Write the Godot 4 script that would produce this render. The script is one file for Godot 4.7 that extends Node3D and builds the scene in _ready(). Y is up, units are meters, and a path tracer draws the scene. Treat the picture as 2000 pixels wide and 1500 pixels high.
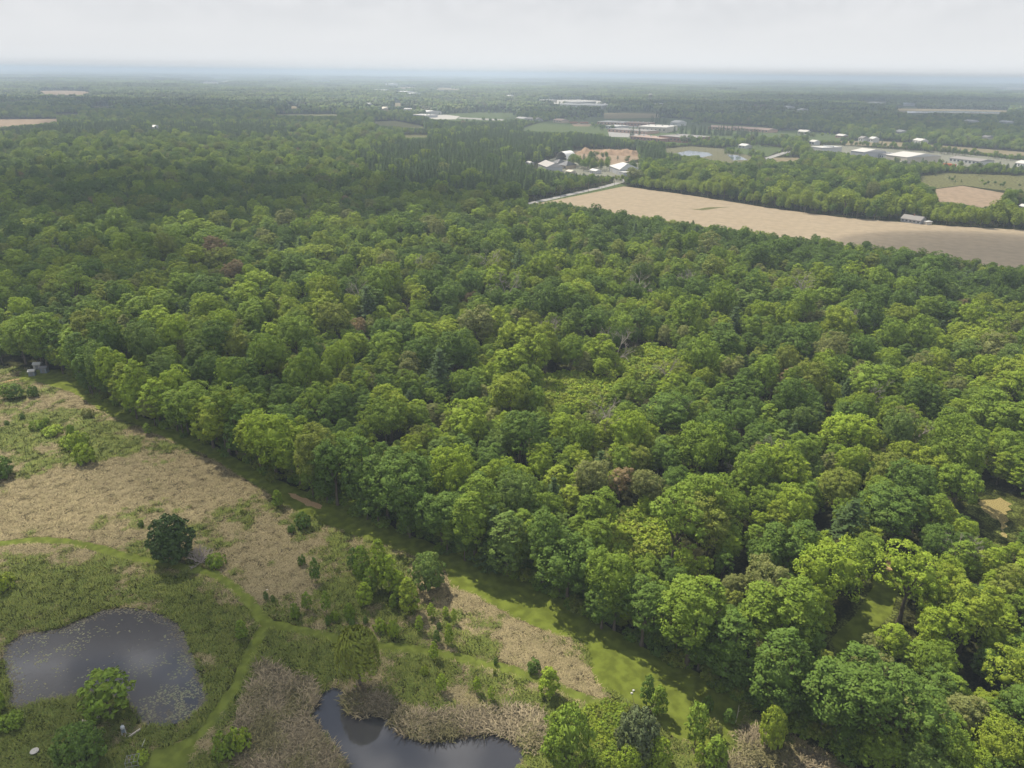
extends Node3D
# A wood, a meadow with two ponds and a small town far off, seen from 100 m up. North is -z; lengths are metres.

const EYE := 100.0
const SUN_TOWARDS := Vector3(-0.37, 0.83, -0.42)   # where the sun stands

var names := {}
var rng := RandomNumberGenerator.new()
var noise_a := FastNoiseLite.new()
var noise_b := FastNoiseLite.new()
var noise_c := FastNoiseLite.new()
var noise_r := FastNoiseLite.new()


func _ready() -> void:
	rng.seed = 4711
	for pair in [[noise_a, 11, 0.02], [noise_b, 12, 0.11], [noise_c, 13, 0.006], [noise_r, 14, 0.00055]]:
		pair[0].seed = pair[1]
		pair[0].frequency = pair[2]
		pair[0].fractal_octaves = 4
		pair[0].noise_type = FastNoiseLite.TYPE_SIMPLEX_SMOOTH
	# camera, sky, sun, air
	var cam := Camera3D.new()
	cam.name = "camera"
	cam.position = Vector3(0, EYE, 0)
	cam.rotation_degrees = Vector3(-23.21, 0, 0.6875)
	cam.fov = 55.92
	cam.near = 0.5
	cam.far = 90000.0
	add_child(cam)
	var env := Environment.new()
	env.background_mode = Environment.BG_SKY
	var sky := Sky.new()
	var pano := PanoramaSkyMaterial.new()
	pano.panorama = sky_picture()
	sky.sky_material = pano
	env.sky = sky
	env.tonemap_mode = Environment.TONE_MAPPER_LINEAR
	env.tonemap_exposure = 1.5
	env.fog_enabled = true
	env.fog_density = 0.00019
	env.fog_light_color = Color(0.80, 0.87, 0.945)
	env.volumetric_fog_enabled = true
	env.volumetric_fog_density = 0.0
	env.sdfgi_enabled = true
	env.ssao_enabled = true
	env.ssil_enabled = true
	var around := WorldEnvironment.new()
	around.name = "air"
	around.environment = env
	add_child(around)
	var sun := DirectionalLight3D.new()
	sun.name = "sun"
	sun.light_energy = 1.6
	sun.light_color = Color(1.0, 0.96, 0.88)
	sun.light_angular_distance = 0.6
	sun.shadow_enabled = true
	sun.directional_shadow_max_distance = 2500.0
	sun.basis = Basis.looking_at(-SUN_TOWARDS.normalized(), Vector3(0, 0, -1))
	add_child(sun)

	make_materials()
	build_ground()
	build_plants()
	build_town()
	build_small_things()
	build_clouds()


# ---------------------------------------------------------------- sky and air

func sky_picture() -> ImageTexture:
	var w := 1024
	var h := 512
	var puff := FastNoiseLite.new()
	puff.seed = 77
	puff.frequency = 1.0
	puff.fractal_octaves = 5
	puff.noise_type = FastNoiseLite.TYPE_SIMPLEX_SMOOTH
	var im := Image.create(w, h, false, Image.FORMAT_RGBAF)
	var data := PackedFloat32Array()
	data.resize(w * h * 4)
	var k := 0
	var s := SUN_TOWARDS.normalized()
	for j in h:
		var el := (0.5 - (j + 0.5) / h) * PI
		var y := sin(el)
		var ce := cos(el)
		for i in w:
			var az := ((i + 0.5) / w - 0.5) * TAU
			var d := Vector3(sin(az) * ce, y, -cos(az) * ce)
			var c := Vector3(0.70, 0.735, 0.775)
			if y > 0.0:
				var near_sun := maxf(0.0, d.dot(s))
				# hazy blue air, paler towards the horizon
				var t := pow(1.0 - y * y, 5.0) * (1.0 - 0.5 * y)
				c = Vector3(0.11, 0.165, 0.27).lerp(Vector3(0.525, 0.53, 0.538).lerp(Vector3(0.575, 0.58, 0.585), smoothstep(0.09, 0.0, y)), t)
				# broken cloud at one height, thinning into the haze low down
				var q := Vector2(d.x, d.z) / (y + 0.10)
				var n := puff.get_noise_2d(q.x * 3.4 + 3.1, q.y * 3.4) * 0.95 + puff.get_noise_2d(q.x * 9.0, q.y * 9.0 + 9.0) * 0.3
				var cover := smoothstep(-0.14, 0.20, n + 0.01)
				var shade := 0.90 - 0.28 * smoothstep(0.15, 0.65, n)
				var cl := Vector3(1.0, 1.0, 1.02) * shade
				c = c.lerp(cl, cover * smoothstep(0.03, 0.30, y) * 0.92)
				# a faint veil low down
				var veil := puff.get_noise_2d(d.x * 7.0 + d.y * 9.0, d.y * 26.0 + d.z * 5.0)
				c += Vector3(0.034, 0.031, 0.028) * veil * (1.0 - smoothstep(0.1, 0.3, y)) * smoothstep(0.012, 0.07, y)
				# brighter air towards the sun
				c += Vector3(0.16, 0.15, 0.13) * pow(near_sun, 3.0) + Vector3(0.5, 0.48, 0.44) * pow(near_sun, 24.0)
			else:
				c = Vector3(0.2, 0.22, 0.22)
			data[k] = c.x
			data[k + 1] = c.y
			data[k + 2] = c.z
			data[k + 3] = 1.0
			k += 4
	im.set_data(w, h, false, Image.FORMAT_RGBAF, data.to_byte_array())
	return ImageTexture.create_from_image(im)


func build_clouds() -> void:
	# broken low cloud overhead; its shadows lie on the left wood, the ponds and the far woods
	var high := 640.0
	var s := SUN_TOWARDS.normalized()
	var off := Vector2(s.x, s.z) / s.y * high
	var thin := FogMaterial.new()
	thin.density = 0.0068
	thin.albedo = Color(0.95, 0.95, 0.97)
	var thick := FogMaterial.new()
	thick.density = 0.013
	thick.albedo = Color(0.95, 0.95, 0.97)
	for row in [
		[Vector2(-67.7, -97.1), 60.0, 46.0, 90.0], [Vector2(-40.7, -89.7), 38.0, 34.0, 80.0], [Vector2(-48.8, -129.4), 26.0, 26.0, 60.0], [Vector2(-67.1, -192.3), 60.0, 46.0, 70.0], [Vector2(-74.1, -79.5), 60.0, 40.0, 90.0],
		[Vector2(-349, -586), 260.0, 150.0, 130.0], [Vector2(-209, -572), 230.0, 110.0, 120.0], [Vector2(-128, -602), 150.0, 90.0, 90.0], [Vector2(-254.8, -348.0), 130.0, 60.0, 90.0],
		[Vector2(312, -443), 110.0, 75.0, 110.0], [Vector2(862, -1867), 900.0, 420.0, 170.0], [Vector2(1281, -1678), 800.0, 420.0, 170.0], [Vector2(736, -2507), 620.0, 330.0, 150.0], [Vector2(-1206, -2002), 700.0, 400.0, 160.0], [Vector2(1937, -3290), 1100.0, 600.0, 170.0], [Vector2(-560, -1593), 420.0, 200.0, 120.0],
	]:
		var f := FogVolume.new()
		f.name = numbered("cloud")
		f.shape = RenderingServer.FOG_VOLUME_SHAPE_ELLIPSOID
		f.size = Vector3(row[1] * 2.0, row[3], row[2] * 2.0)
		f.material = thick if row[1] > 100.0 else thin
		var p: Vector2 = row[0] + off
		f.position = Vector3(p.x, high, p.y)
		f.set_meta("kind", "stuff")
		f.set_meta("label", "soft grey cloud drifting overhead, dimming the land under it")
		add_child(f, true)


# ---------------------------------------------------------------- helpers

func numbered(called: String) -> String:
	var n: int = names.get(called, 0)
	names[called] = n + 1
	return called if n == 0 else "%s_%03d" % [called, n]


func tag(o: Node, label: String, category: String, group := "") -> Node:
	o.set_meta("label", label)
	o.set_meta("category", category)
	if group:
		o.set_meta("group", group)
	return o


func thing(called: String, label: String, category: String, at: Vector3, turn := 0.0, group := "") -> Node3D:
	var o := Node3D.new()
	o.name = numbered(called)
	o.position = at
	o.rotation.y = turn
	add_child(o, true)
	tag(o, label, category, group)
	return o


func part(called: String, mesh: Mesh, m: Material, parent: Node) -> MeshInstance3D:
	var o := MeshInstance3D.new()
	o.name = called
	o.mesh = mesh
	o.material_override = m
	parent.add_child(o, true)
	return o


func structure(called: String, mesh: Mesh, m: Material) -> MeshInstance3D:
	var o := MeshInstance3D.new()
	o.name = numbered(called)
	o.mesh = mesh
	o.material_override = m
	o.set_meta("kind", "structure")
	add_child(o, true)
	return o


func lin(r: float, g: float, b: float) -> Color:
	return Color(r, g, b).linear_to_srgb()


func mat(c: Color, rough := 0.9, spec := 0.3) -> StandardMaterial3D:
	var m := StandardMaterial3D.new()
	m.albedo_color = c
	m.roughness = rough
	m.metallic_specular = spec
	return m


func grain(seed_: int, freq: float, lo: float, hi: float, stretch := 1) -> ImageTexture:
	# a seamless grey texture between lo and hi
	var f := FastNoiseLite.new()
	f.seed = seed_
	f.frequency = freq
	f.fractal_octaves = 5
	var im := f.get_seamless_image(512 / stretch, 512)
	if stretch > 1:
		im.resize(512, 512)
	im.convert(Image.FORMAT_L8)
	var b := im.get_data()
	if stretch > 1:
		# broad mottling over the streaks
		f.frequency = 0.008
		f.seed = seed_ + 500
		var broad := f.get_seamless_image(512, 512)
		broad.convert(Image.FORMAT_L8)
		var q := broad.get_data()
		for i in b.size():
			b[i] = (b[i] + q[i]) / 2
	for i in b.size():
		b[i] = int(255.0 * clampf(lerpf(lo, hi, smoothstep(0.2, 0.8, b[i] / 255.0)), 0.0, 1.0))
	return ImageTexture.create_from_image(Image.create_from_data(512, 512, false, Image.FORMAT_L8, b))


func inside(poly: PackedVector2Array, box: Rect2, p: Vector2) -> bool:
	return box.has_point(p) and Geometry2D.is_point_in_polygon(p, poly)


func box_of(poly: PackedVector2Array) -> Rect2:
	var r := Rect2(poly[0], Vector2.ZERO)
	for p in poly:
		r = r.expand(p)
	return r


func roughened(poly: PackedVector2Array, step: float, amount: float, closed := true) -> PackedVector2Array:
	# the outline with more points, each pushed a little to the side
	var out := PackedVector2Array()
	var n := poly.size()
	for i in (n if closed else n - 1):
		var a := poly[i]
		var b := poly[(i + 1) % n]
		var m := maxi(1, int(a.distance_to(b) / step))
		var side := (b - a).normalized().orthogonal()
		for k in m:
			var p := a.lerp(b, float(k) / m)
			out.append(p + side * amount * (noise_b.get_noise_2d(p.x * 3.0, p.y * 3.0) * 1.6))
	if not closed:
		out.append(poly[n - 1])
	return out


func sheet(poly: PackedVector2Array, y: float, uv_size := 8.0, turn := 0.0) -> ArrayMesh:
	var v := PackedVector3Array()
	var n := PackedVector3Array()
	var uv := PackedVector2Array()
	var idx := Geometry2D.triangulate_polygon(poly)
	if idx.is_empty():
		print("outline crosses itself ", poly)
	for p in poly:
		v.append(Vector3(p.x, y, p.y))
		n.append(Vector3.UP)
		uv.append(p.rotated(turn) / uv_size)
	var k := 0
	while k < idx.size():
		var a := poly[idx[k]]
		var b := poly[idx[k + 1]]
		var c := poly[idx[k + 2]]
		if (b - a).cross(c - a) < 0.0:
			var t := idx[k + 1]
			idx[k + 1] = idx[k + 2]
			idx[k + 2] = t
		k += 3
	var arr := []
	arr.resize(Mesh.ARRAY_MAX)
	arr[Mesh.ARRAY_VERTEX] = v
	arr[Mesh.ARRAY_NORMAL] = n
	arr[Mesh.ARRAY_TEX_UV] = uv
	arr[Mesh.ARRAY_INDEX] = idx
	var m := ArrayMesh.new()
	m.add_surface_from_arrays(Mesh.PRIMITIVE_TRIANGLES, arr)
	return m


func ribbon(line: PackedVector2Array, width: float, wobble := 0.0) -> PackedVector2Array:
	var fine := PackedVector2Array()
	var n := line.size()
	for i in n - 1:
		for k in 6:
			var p0 := line[maxi(i - 1, 0)]
			var p3 := line[mini(i + 2, n - 1)]
			fine.append(line[i].cubic_interpolate(line[i + 1], p0, p3, k / 6.0))
	fine.append(line[n - 1])
	var left := PackedVector2Array()
	var right := PackedVector2Array()
	for i in fine.size():
		var d := (fine[mini(i + 1, fine.size() - 1)] - fine[maxi(i - 1, 0)]).normalized().orthogonal()
		var p := fine[i]
		left.append(p + d * (width * 0.5 + wobble * noise_b.get_noise_2d(p.x * 2.0, p.y * 2.0)))
		right.append(p - d * (width * 0.5 + wobble * noise_b.get_noise_2d(p.x * 2.0 + 50.0, p.y * 2.0)))
	right.reverse()
	left.append_array(right)
	return left


class Shape:
	# collects coloured triangles; front faces run clockwise
	var v := PackedVector3Array()
	var n := PackedVector3Array()
	var c := PackedColorArray()
	var i := PackedInt32Array()

	func spray(p: Vector3, out: Vector3, lobe: Vector3, s: float, aspect: float, col: Color, spin: float, soft := 0.32) -> void:
		var t := out.cross(Vector3(0.31, 0.9, 0.27)).normalized().rotated(out, spin)
		var b := out.cross(t)
		var base := v.size()
		var drop := out * (s * 0.32)
		v.append(p - t * s)
		v.append(p + b * (s * aspect) - drop)
		v.append(p + t * s)
		v.append(p - b * (s * aspect) - drop)
		var m := out.lerp(lobe, soft)
		n.append((m - t * 0.3).normalized())
		n.append((m + b * 0.5).normalized())
		n.append((m + t * 0.3).normalized())
		n.append((m - b * 0.5).normalized())
		for k in 4:
			c.append(col)
		for k in [0, 1, 2, 0, 2, 3]:
			i.append(base + k)

	func tri(a: Vector3, b: Vector3, d: Vector3, nn: Vector3, col: Color) -> void:
		var base := v.size()
		v.append(a)
		v.append(b)
		v.append(d)
		for k in 3:
			n.append(nn)
			c.append(col)
			i.append(base + k)

	func tube(a: Vector3, b: Vector3, ra: float, rb: float, sides: int, col: Color) -> void:
		var d := (b - a).normalized()
		var x := d.cross(Vector3(0.3, 0.1, 0.94)).normalized()
		var z := d.cross(x)
		var base := v.size()
		for k in sides:
			var q := x * cos(TAU * k / sides) + z * sin(TAU * k / sides)
			v.append(a + q * ra)
			v.append(b + q * rb)
			n.append(q)
			n.append(q)
			c.append(col)
			c.append(col)
		for k in sides:
			var e := (k + 1) % sides
			for w in [2 * k, 2 * k + 1, 2 * e, 2 * e, 2 * k + 1, 2 * e + 1]:
				i.append(base + w)

	func quad(a: Vector3, b: Vector3, d: Vector3, e: Vector3, col := Color.WHITE) -> void:
		# corners in clockwise order as seen from the front
		var nn := (d - a).cross(b - a).normalized()
		var base := v.size()
		for q in [a, b, d, e]:
			v.append(q)
			n.append(nn)
			c.append(col)
		for k in [0, 1, 2, 0, 2, 3]:
			i.append(base + k)

	func block(lo: Vector3, hi: Vector3, col := Color.WHITE, bottom := true) -> void:
		var a := lo
		var b := hi
		quad(Vector3(a.x, b.y, b.z), Vector3(b.x, b.y, b.z), Vector3(b.x, a.y, b.z), Vector3(a.x, a.y, b.z), col)
		quad(Vector3(b.x, b.y, a.z), Vector3(a.x, b.y, a.z), Vector3(a.x, a.y, a.z), Vector3(b.x, a.y, a.z), col)
		quad(Vector3(a.x, b.y, a.z), Vector3(a.x, b.y, b.z), Vector3(a.x, a.y, b.z), Vector3(a.x, a.y, a.z), col)
		quad(Vector3(b.x, b.y, b.z), Vector3(b.x, b.y, a.z), Vector3(b.x, a.y, a.z), Vector3(b.x, a.y, b.z), col)
		quad(Vector3(a.x, b.y, a.z), Vector3(b.x, b.y, a.z), Vector3(b.x, b.y, b.z), Vector3(a.x, b.y, b.z), col)
		if bottom:
			quad(Vector3(a.x, a.y, b.z), Vector3(b.x, a.y, b.z), Vector3(b.x, a.y, a.z), Vector3(a.x, a.y, a.z), col)

	func blob(at: Vector3, r: Vector3, rings: int, sides: int, col: Color, lumps: FastNoiseLite, rough: float) -> void:
		# a lumpy closed ellipsoid
		var base := v.size()
		for a in rings + 1:
			var th := PI * a / rings
			for b in sides:
				var ph := TAU * b / sides
				var d := Vector3(sin(th) * cos(ph), cos(th), sin(th) * sin(ph))
				var k := 1.0 + rough * lumps.get_noise_3d(d.x * 3.0 + at.x * 7.0, d.y * 3.0 + at.y * 7.0, d.z * 3.0 + at.z * 7.0)
				v.append(at + d * r * k)
				n.append((d / r).normalized())
				c.append(col)
		for a in rings:
			for b in sides:
				var e := (b + 1) % sides
				var p := base + a * sides
				for w in [p + b, p + sides + b, p + e, p + e, p + sides + b, p + sides + e]:
					i.append(w)

	func mesh() -> ArrayMesh:
		var arr := []
		arr.resize(Mesh.ARRAY_MAX)
		arr[Mesh.ARRAY_VERTEX] = v
		arr[Mesh.ARRAY_NORMAL] = n
		arr[Mesh.ARRAY_COLOR] = c
		arr[Mesh.ARRAY_INDEX] = i
		var m := ArrayMesh.new()
		m.add_surface_from_arrays(Mesh.PRIMITIVE_TRIANGLES, arr)
		return m


class Copies:
	# places of copies, one list for each mesh
	var where := {}
	var tint := {}

	func put(key: String, t: Transform3D, col: Color) -> void:
		if not where.has(key):
			where[key] = []
			tint[key] = []
		where[key].append(t)
		tint[key].append(col)


func scatter(called: String, mesh: Mesh, m: Material, places: Array, tints: Array, parent: Node) -> MultiMeshInstance3D:
	var mm := MultiMesh.new()
	mm.transform_format = MultiMesh.TRANSFORM_3D
	mm.use_colors = true
	mm.mesh = mesh
	mm.instance_count = places.size()
	for k in places.size():
		mm.set_instance_transform(k, places[k])
		mm.set_instance_color(k, tints[k])
	var o := MultiMeshInstance3D.new()
	o.name = called
	o.multimesh = mm
	if m:
		o.material_override = m
	parent.add_child(o, true)
	return o


# ---------------------------------------------------------------- materials

var M := {}
var tones := []          # leaf colours, linear
var tone_words := ["mid green", "dark green", "bright green", "yellow-green", "olive", "bluish", "greyish", "brownish"]


func leaf_material(c: Color, through: float) -> StandardMaterial3D:
	var m := mat(c, 0.72, 0.28)
	m.vertex_color_use_as_albedo = true
	m.backlight_enabled = true
	m.backlight = Color(through, through, through * 0.45).linear_to_srgb()
	m.cull_mode = BaseMaterial3D.CULL_DISABLED
	return m


func make_materials() -> void:
	tones = [Color(0.162, 0.240, 0.028), Color(0.103, 0.171, 0.028), Color(0.221, 0.305, 0.028), Color(0.231, 0.297, 0.031), Color(0.188, 0.228, 0.037), Color(0.128, 0.193, 0.039), Color(0.194, 0.216, 0.068), Color(0.243, 0.184, 0.097)]
	M.leaf = leaf_material(Color.WHITE, 0.40)
	for k in tones.size():
		M["leaf%d" % k] = leaf_material(tones[k].linear_to_srgb(), 0.40)
	M.needle = leaf_material(lin(0.050, 0.085, 0.022), 0.15)
	M.needle_grey = leaf_material(lin(0.092, 0.118, 0.050), 0.15)
	M.straw = leaf_material(Color.WHITE, 0.2)
	M.bark = mat(lin(0.11, 0.09, 0.07), 0.95, 0.2)
	M.dead = mat(lin(0.30, 0.265, 0.24), 0.95, 0.2)
	M.pale_wood = mat(lin(0.45, 0.40, 0.35), 0.9, 0.2)
	var g := mat(Color.WHITE, 1.0, 0.1)
	g.vertex_color_use_as_albedo = true
	g.albedo_texture = grain(5, 0.02, 0.55, 1.0)
	g.detail_enabled = true
	g.detail_blend_mode = BaseMaterial3D.BLEND_MODE_MUL
	g.detail_albedo = grain(6, 0.012, 0.62, 1.0)
	g.detail_uv_layer = BaseMaterial3D.DETAIL_UV_2
	M.ground = g
	M.mown = textured(lin(0.108, 0.134, 0.022), 21, 0.02, 0.82)
	M.path = textured(lin(0.108, 0.134, 0.026), 22, 0.02, 0.84)
	M.sand = textured(lin(0.44, 0.30, 0.16), 23, 0.04, 0.7)
	M.asphalt = textured(lin(0.30, 0.295, 0.29), 24, 0.03, 0.8)
	M.gravel = textured(lin(0.20, 0.20, 0.16), 25, 0.03, 0.75)
	M.pale_paving = textured(lin(0.42, 0.41, 0.39), 26, 0.03, 0.8)
	M.plough = textured(lin(0.258, 0.212, 0.152), 27, 0.02, 0.91, 8)
	M.plough_pink = textured(lin(0.25, 0.19, 0.135), 28, 0.02, 0.84, 8)
	M.straw_floor = textured(lin(0.34, 0.28, 0.12), 34, 0.03, 0.6)
	M.hay = textured(lin(0.15, 0.15, 0.065), 29, 0.02, 0.6)
	M.lawn = textured(lin(0.085, 0.115, 0.042), 30, 0.02, 0.7)
	M.dry_field = textured(lin(0.20, 0.17, 0.105), 31, 0.02, 0.8, 8)
	M.mud = textured(lin(0.165, 0.16, 0.095), 32, 0.02, 0.6)
	var water := mat(lin(0.038, 0.037, 0.040), 0.06, 0.72)
	M.water = water
	M.shaded_white = mat(lin(0.33, 0.32, 0.30), 0.8, 0.3)  # white disc lowered to grey, its shade put into the colour
	M.twig = mat(lin(0.36, 0.31, 0.29), 0.95, 0.2)
	M.iron = mat(lin(0.20, 0.215, 0.21), 0.7, 0.4)
	M.far_water = mat(lin(0.10, 0.12, 0.15), 0.12, 0.6)
	M.pad = mat(Color.WHITE, 0.7, 0.3)
	M.pad.vertex_color_use_as_albedo = true
	M.white = mat(lin(0.44, 0.44, 0.43), 0.5, 0.4)
	M.cream = mat(lin(0.46, 0.42, 0.35), 0.7, 0.3)
	M.tan_wall = mat(lin(0.42, 0.34, 0.25), 0.8, 0.3)
	M.brick = mat(lin(0.27, 0.145, 0.11), 0.85, 0.3)
	M.pale_brick = mat(lin(0.42, 0.27, 0.20), 0.85, 0.3)
	M.grey_wall = mat(lin(0.36, 0.37, 0.39), 0.7, 0.3)
	M.grey_roof = mat(lin(0.20, 0.19, 0.185), 0.85, 0.3)
	M.dark_roof = mat(lin(0.15, 0.15, 0.16), 0.85, 0.3)
	M.pale_roof = mat(lin(0.42, 0.41, 0.395), 0.6, 0.4)
	M.hall_roof = mat(lin(0.30, 0.285, 0.28), 0.7, 0.3)
	M.brown_roof = mat(lin(0.27, 0.20, 0.17), 0.85, 0.3)
	M.fabric = mat(lin(0.64, 0.64, 0.62), 0.6, 0.3)
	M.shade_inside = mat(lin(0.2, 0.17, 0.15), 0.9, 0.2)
	M.glass = mat(lin(0.05, 0.06, 0.075), 0.12, 0.6)
	M.door = mat(lin(0.30, 0.29, 0.27), 0.6, 0.4)
	M.red = mat(lin(0.45, 0.10, 0.06), 0.6, 0.4)
	M.orange = mat(lin(0.62, 0.22, 0.08), 0.6, 0.4)
	M.steel = mat(lin(0.42, 0.44, 0.46), 0.45, 0.5)
	M.pole = mat(lin(0.17, 0.13, 0.10), 0.9, 0.2)
	M.slate = mat(lin(0.16, 0.19, 0.22), 0.6, 0.4)
	M.tyre = mat(lin(0.025, 0.025, 0.027), 0.8, 0.3)


func textured(c: Color, seed_: int, freq: float, lo: float, stretch := 1) -> StandardMaterial3D:
	var m := mat(c, 1.0, 0.1)
	m.albedo_texture = grain(seed_, freq, lo, 1.0, stretch)
	return m


# ---------------------------------------------------------------- plants, each built once

var crowns := {}         # name -> mesh of leaves
var trunks := {}         # name -> mesh of trunk and limbs
var lump := FastNoiseLite.new()


func around(r: RandomNumberGenerator) -> Vector3:
	var y := r.randf_range(-1.0, 1.0)
	var a := r.randf() * TAU
	var k := sqrt(1.0 - y * y)
	return Vector3(k * cos(a), y, k * sin(a))


# A broad-leaved crown: lumps of foliage over an uneven dome, each lump a cluster of leafy sprays.
func make_crown(seed_: int, R: float, h: float, low: float, top_power: float, lumps: int, lump_r: float, sprays: int, size: float, open_ := 0.0, heads := 1) -> ArrayMesh:
	var r := RandomNumberGenerator.new()
	r.seed = seed_
	var s := Shape.new()
	var y0 := h * low
	var mid := y0 + (h - y0) * 0.42
	var up := h - mid
	var down := mid - y0
	var lean := r.randf() * TAU
	# the crown's heads: the places of its main limbs, and how far each spreads
	var spots: Array[Vector3] = [Vector3.ZERO]
	var spread: Array[float] = [1.0]
	if heads > 1:
		spots = []
		spread = []
		for k in heads:
			var a := TAU * (k + r.randf_range(-0.25, 0.25)) / heads + lean
			var f := r.randf_range(0.30, 0.52)
			var wide := r.randf_range(0.50, 0.70)
			spots.append(Vector3(cos(a) * R * f, up * ((1.0 - wide) - (r.randf_range(0.0, 0.34) if k > 0 else 0.0)), sin(a) * R * f))
			spread.append(wide)
	for k in spots.size():
		s.blob(spots[k] + Vector3(0, mid, 0), Vector3(R * 0.56, minf((h - y0) * 0.34, R * 0.62), R * 0.56) * spread[k] * (1.0 - 0.35 * open_), 6, 8, Color(0.9, 0.9, 0.9), lump, 0.5)
	for k in lumps:
		var f := (k + 0.5) / lumps
		var yy := 1.0 - 1.72 * f
		var a := k * 2.39996 + r.randf_range(-0.5, 0.5)
		var ring := pow(maxf(0.0, 1.0 - pow(absf(yy), top_power)), 1.0 / top_power)
		var wob := 1.0 + 0.34 * lump.get_noise_3d(cos(a) * 40.0 + seed_ * 13.0, yy * 40.0, sin(a) * 40.0) + 0.10 * cos(a - lean)
		var rr := R * ring * wob * r.randf_range(0.66, 0.92)
		var y := mid + (yy * up if yy > 0.0 else yy * down) * r.randf_range(0.8, 0.94)
		var hd := r.randi() % spots.size()
		var lc := Vector3(cos(a) * rr, y - mid, sin(a) * rr) * Vector3(spread[hd], (spread[hd] if yy > 0.0 else 1.0), spread[hd]) + spots[hd] + Vector3(0, mid, 0)
		var lr := lump_r * r.randf_range(0.72, 1.3)
		var away := (Vector3((lc.x - spots[hd].x * 0.7) / R, (y - mid) / up * 0.9 + 0.25, (lc.z - spots[hd].z * 0.7) / R)).normalized()
		var light := r.randf_range(0.84, 1.16)
		var warm := r.randf_range(0.93, 1.12)
		for q in sprays:
			var d := around(r)
			if d.dot(away) < -0.25:
				d = d.bounce(away)
			d = (d + away * 0.35 + Vector3(0, 0.18, 0)).normalized()
			var p := lc + d * Vector3(1.0, 0.72, 1.0) * lr * r.randf_range(0.62, 1.08)
			var out := (d + around(r) * 0.85 + Vector3(0, 0.2, 0)).normalized()
			var e := light * r.randf_range(0.66, 1.36)
			s.spray(p, out, d, size * r.randf_range(0.7, 1.35), r.randf_range(0.5, 0.8), Color(e * warm, e, e * r.randf_range(0.8, 1.1)), r.randf() * TAU)
	# leaves that close the dome between the lumps
	var fill := int(lumps * sprays * 0.36 * (1.0 - 0.6 * open_))
	for k in fill:
		var yy := 1.0 - 1.75 * (k + 0.5) / fill
		var a := k * 2.39996
		var ring := pow(maxf(0.0, 1.0 - pow(absf(yy), top_power)), 1.0 / top_power)
		var wob := (1.0 + 0.34 * lump.get_noise_3d(cos(a) * 40.0 + seed_ * 13.0, yy * 40.0, sin(a) * 40.0) + 0.10 * cos(a - lean)) * (1.0 + 0.22 * lump.get_noise_3d(cos(a) * 3.0, yy * 3.0 + seed_, sin(a) * 3.0))
		var rr := R * ring * wob * r.randf_range(0.70, 0.93)
		var hd := r.randi() % spots.size()
		var p := Vector3(cos(a) * rr, (yy * up if yy > 0.0 else yy * down) * r.randf_range(0.78, 0.95), sin(a) * rr) * Vector3(spread[hd], (spread[hd] if yy > 0.0 else 1.0), spread[hd]) + spots[hd] + Vector3(0, mid, 0)
		var d := Vector3(p.x / R, (p.y - mid) / up * 0.9 + 0.3, p.z / R).normalized()
		var out := (d + around(r) * 0.9).normalized()
		var e := r.randf_range(0.6, 1.25)
		s.spray(p, out, d, size * r.randf_range(0.8, 1.5), r.randf_range(0.5, 0.8), Color(e, e, e * r.randf_range(0.8, 1.1)), r.randf() * TAU)
	return s.mesh()


func make_trunk(seed_: int, h: float, r0: float, fork: float, spread: float, limbs: int) -> ArrayMesh:
	var r := RandomNumberGenerator.new()
	r.seed = seed_
	var s := Shape.new()
	var a := Vector3.ZERO
	var steps := 4
	var top_ := h * fork
	for k in steps:
		var b := Vector3(r.randf_range(-0.15, 0.15), top_ * (k + 1) / steps, r.randf_range(-0.15, 0.15))
		s.tube(a, b, r0 * (1.25 if k == 0 else 1.0) * (1.0 - 0.14 * k), r0 * (1.0 - 0.14 * (k + 1)), 7, Color.WHITE)
		a = b
	for k in limbs:
		var an := TAU * (k + r.randf() * 0.7) / limbs
		var o := Vector3(cos(an), 0, sin(an))
		var from := Vector3(0, top_ * r.randf_range(0.62, 1.0), 0)
		var knee := from + o * spread * 0.45 + Vector3(0, (h - top_) * 0.42, 0)
		var tip := from + o * spread * r.randf_range(0.7, 1.0) + Vector3(0, (h - top_) * r.randf_range(0.6, 0.85), 0)
		s.tube(from, knee, r0 * 0.42, r0 * 0.26, 5, Color.WHITE)
		s.tube(knee, tip, r0 * 0.26, r0 * 0.08, 4, Color.WHITE)
	return s.mesh()


# A conifer: whorls of drooping branches, each carrying needled sprays.
func make_conifer(seed_: int, R: float, h: float, low: float, whorls: int, per: int, power: float, size: float, rise: float) -> ArrayMesh:
	var r := RandomNumberGenerator.new()
	r.seed = seed_
	var s := Shape.new()
	for w in whorls:
		var f := (w + 0.5) / whorls
		var y := h * (low + (1.0 - low) * f)
		var reach := R * pow(1.0 - f, power) * r.randf_range(0.78, 1.12) + 0.25
		for b in per:
			var a := TAU * (b + r.randf() * 0.8) / per + w * 1.3
			var o := Vector3(cos(a), 0, sin(a))
			var len := reach * r.randf_range(0.7, 1.12)
			var n := maxi(2, int(len / (size * 0.8)))
			var light := r.randf_range(0.82, 1.18)
			for k in n:
				var t := (k + 0.6) / n
				var p := Vector3(0, y, 0) + o * len * t + Vector3(0, rise * len * t * t - 0.22 * len * t, 0)
				for q in 2:
					var d := (Vector3(0, 0.75, 0) + o * 0.5 + around(r) * 0.6).normalized()
					var e := light * r.randf_range(0.85, 1.15)
					s.spray(p + around(r) * size * 0.45, d, (o + Vector3(0, 0.8, 0)).normalized(), size * r.randf_range(0.7, 1.2), 0.42, Color(e, e, e), r.randf() * TAU)
	s.spray(Vector3(0, h, 0), Vector3(1, 0.2, 0).normalized(), Vector3.UP, size * 0.9, 0.3, Color.WHITE, 1.57)
	return s.mesh()


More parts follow.
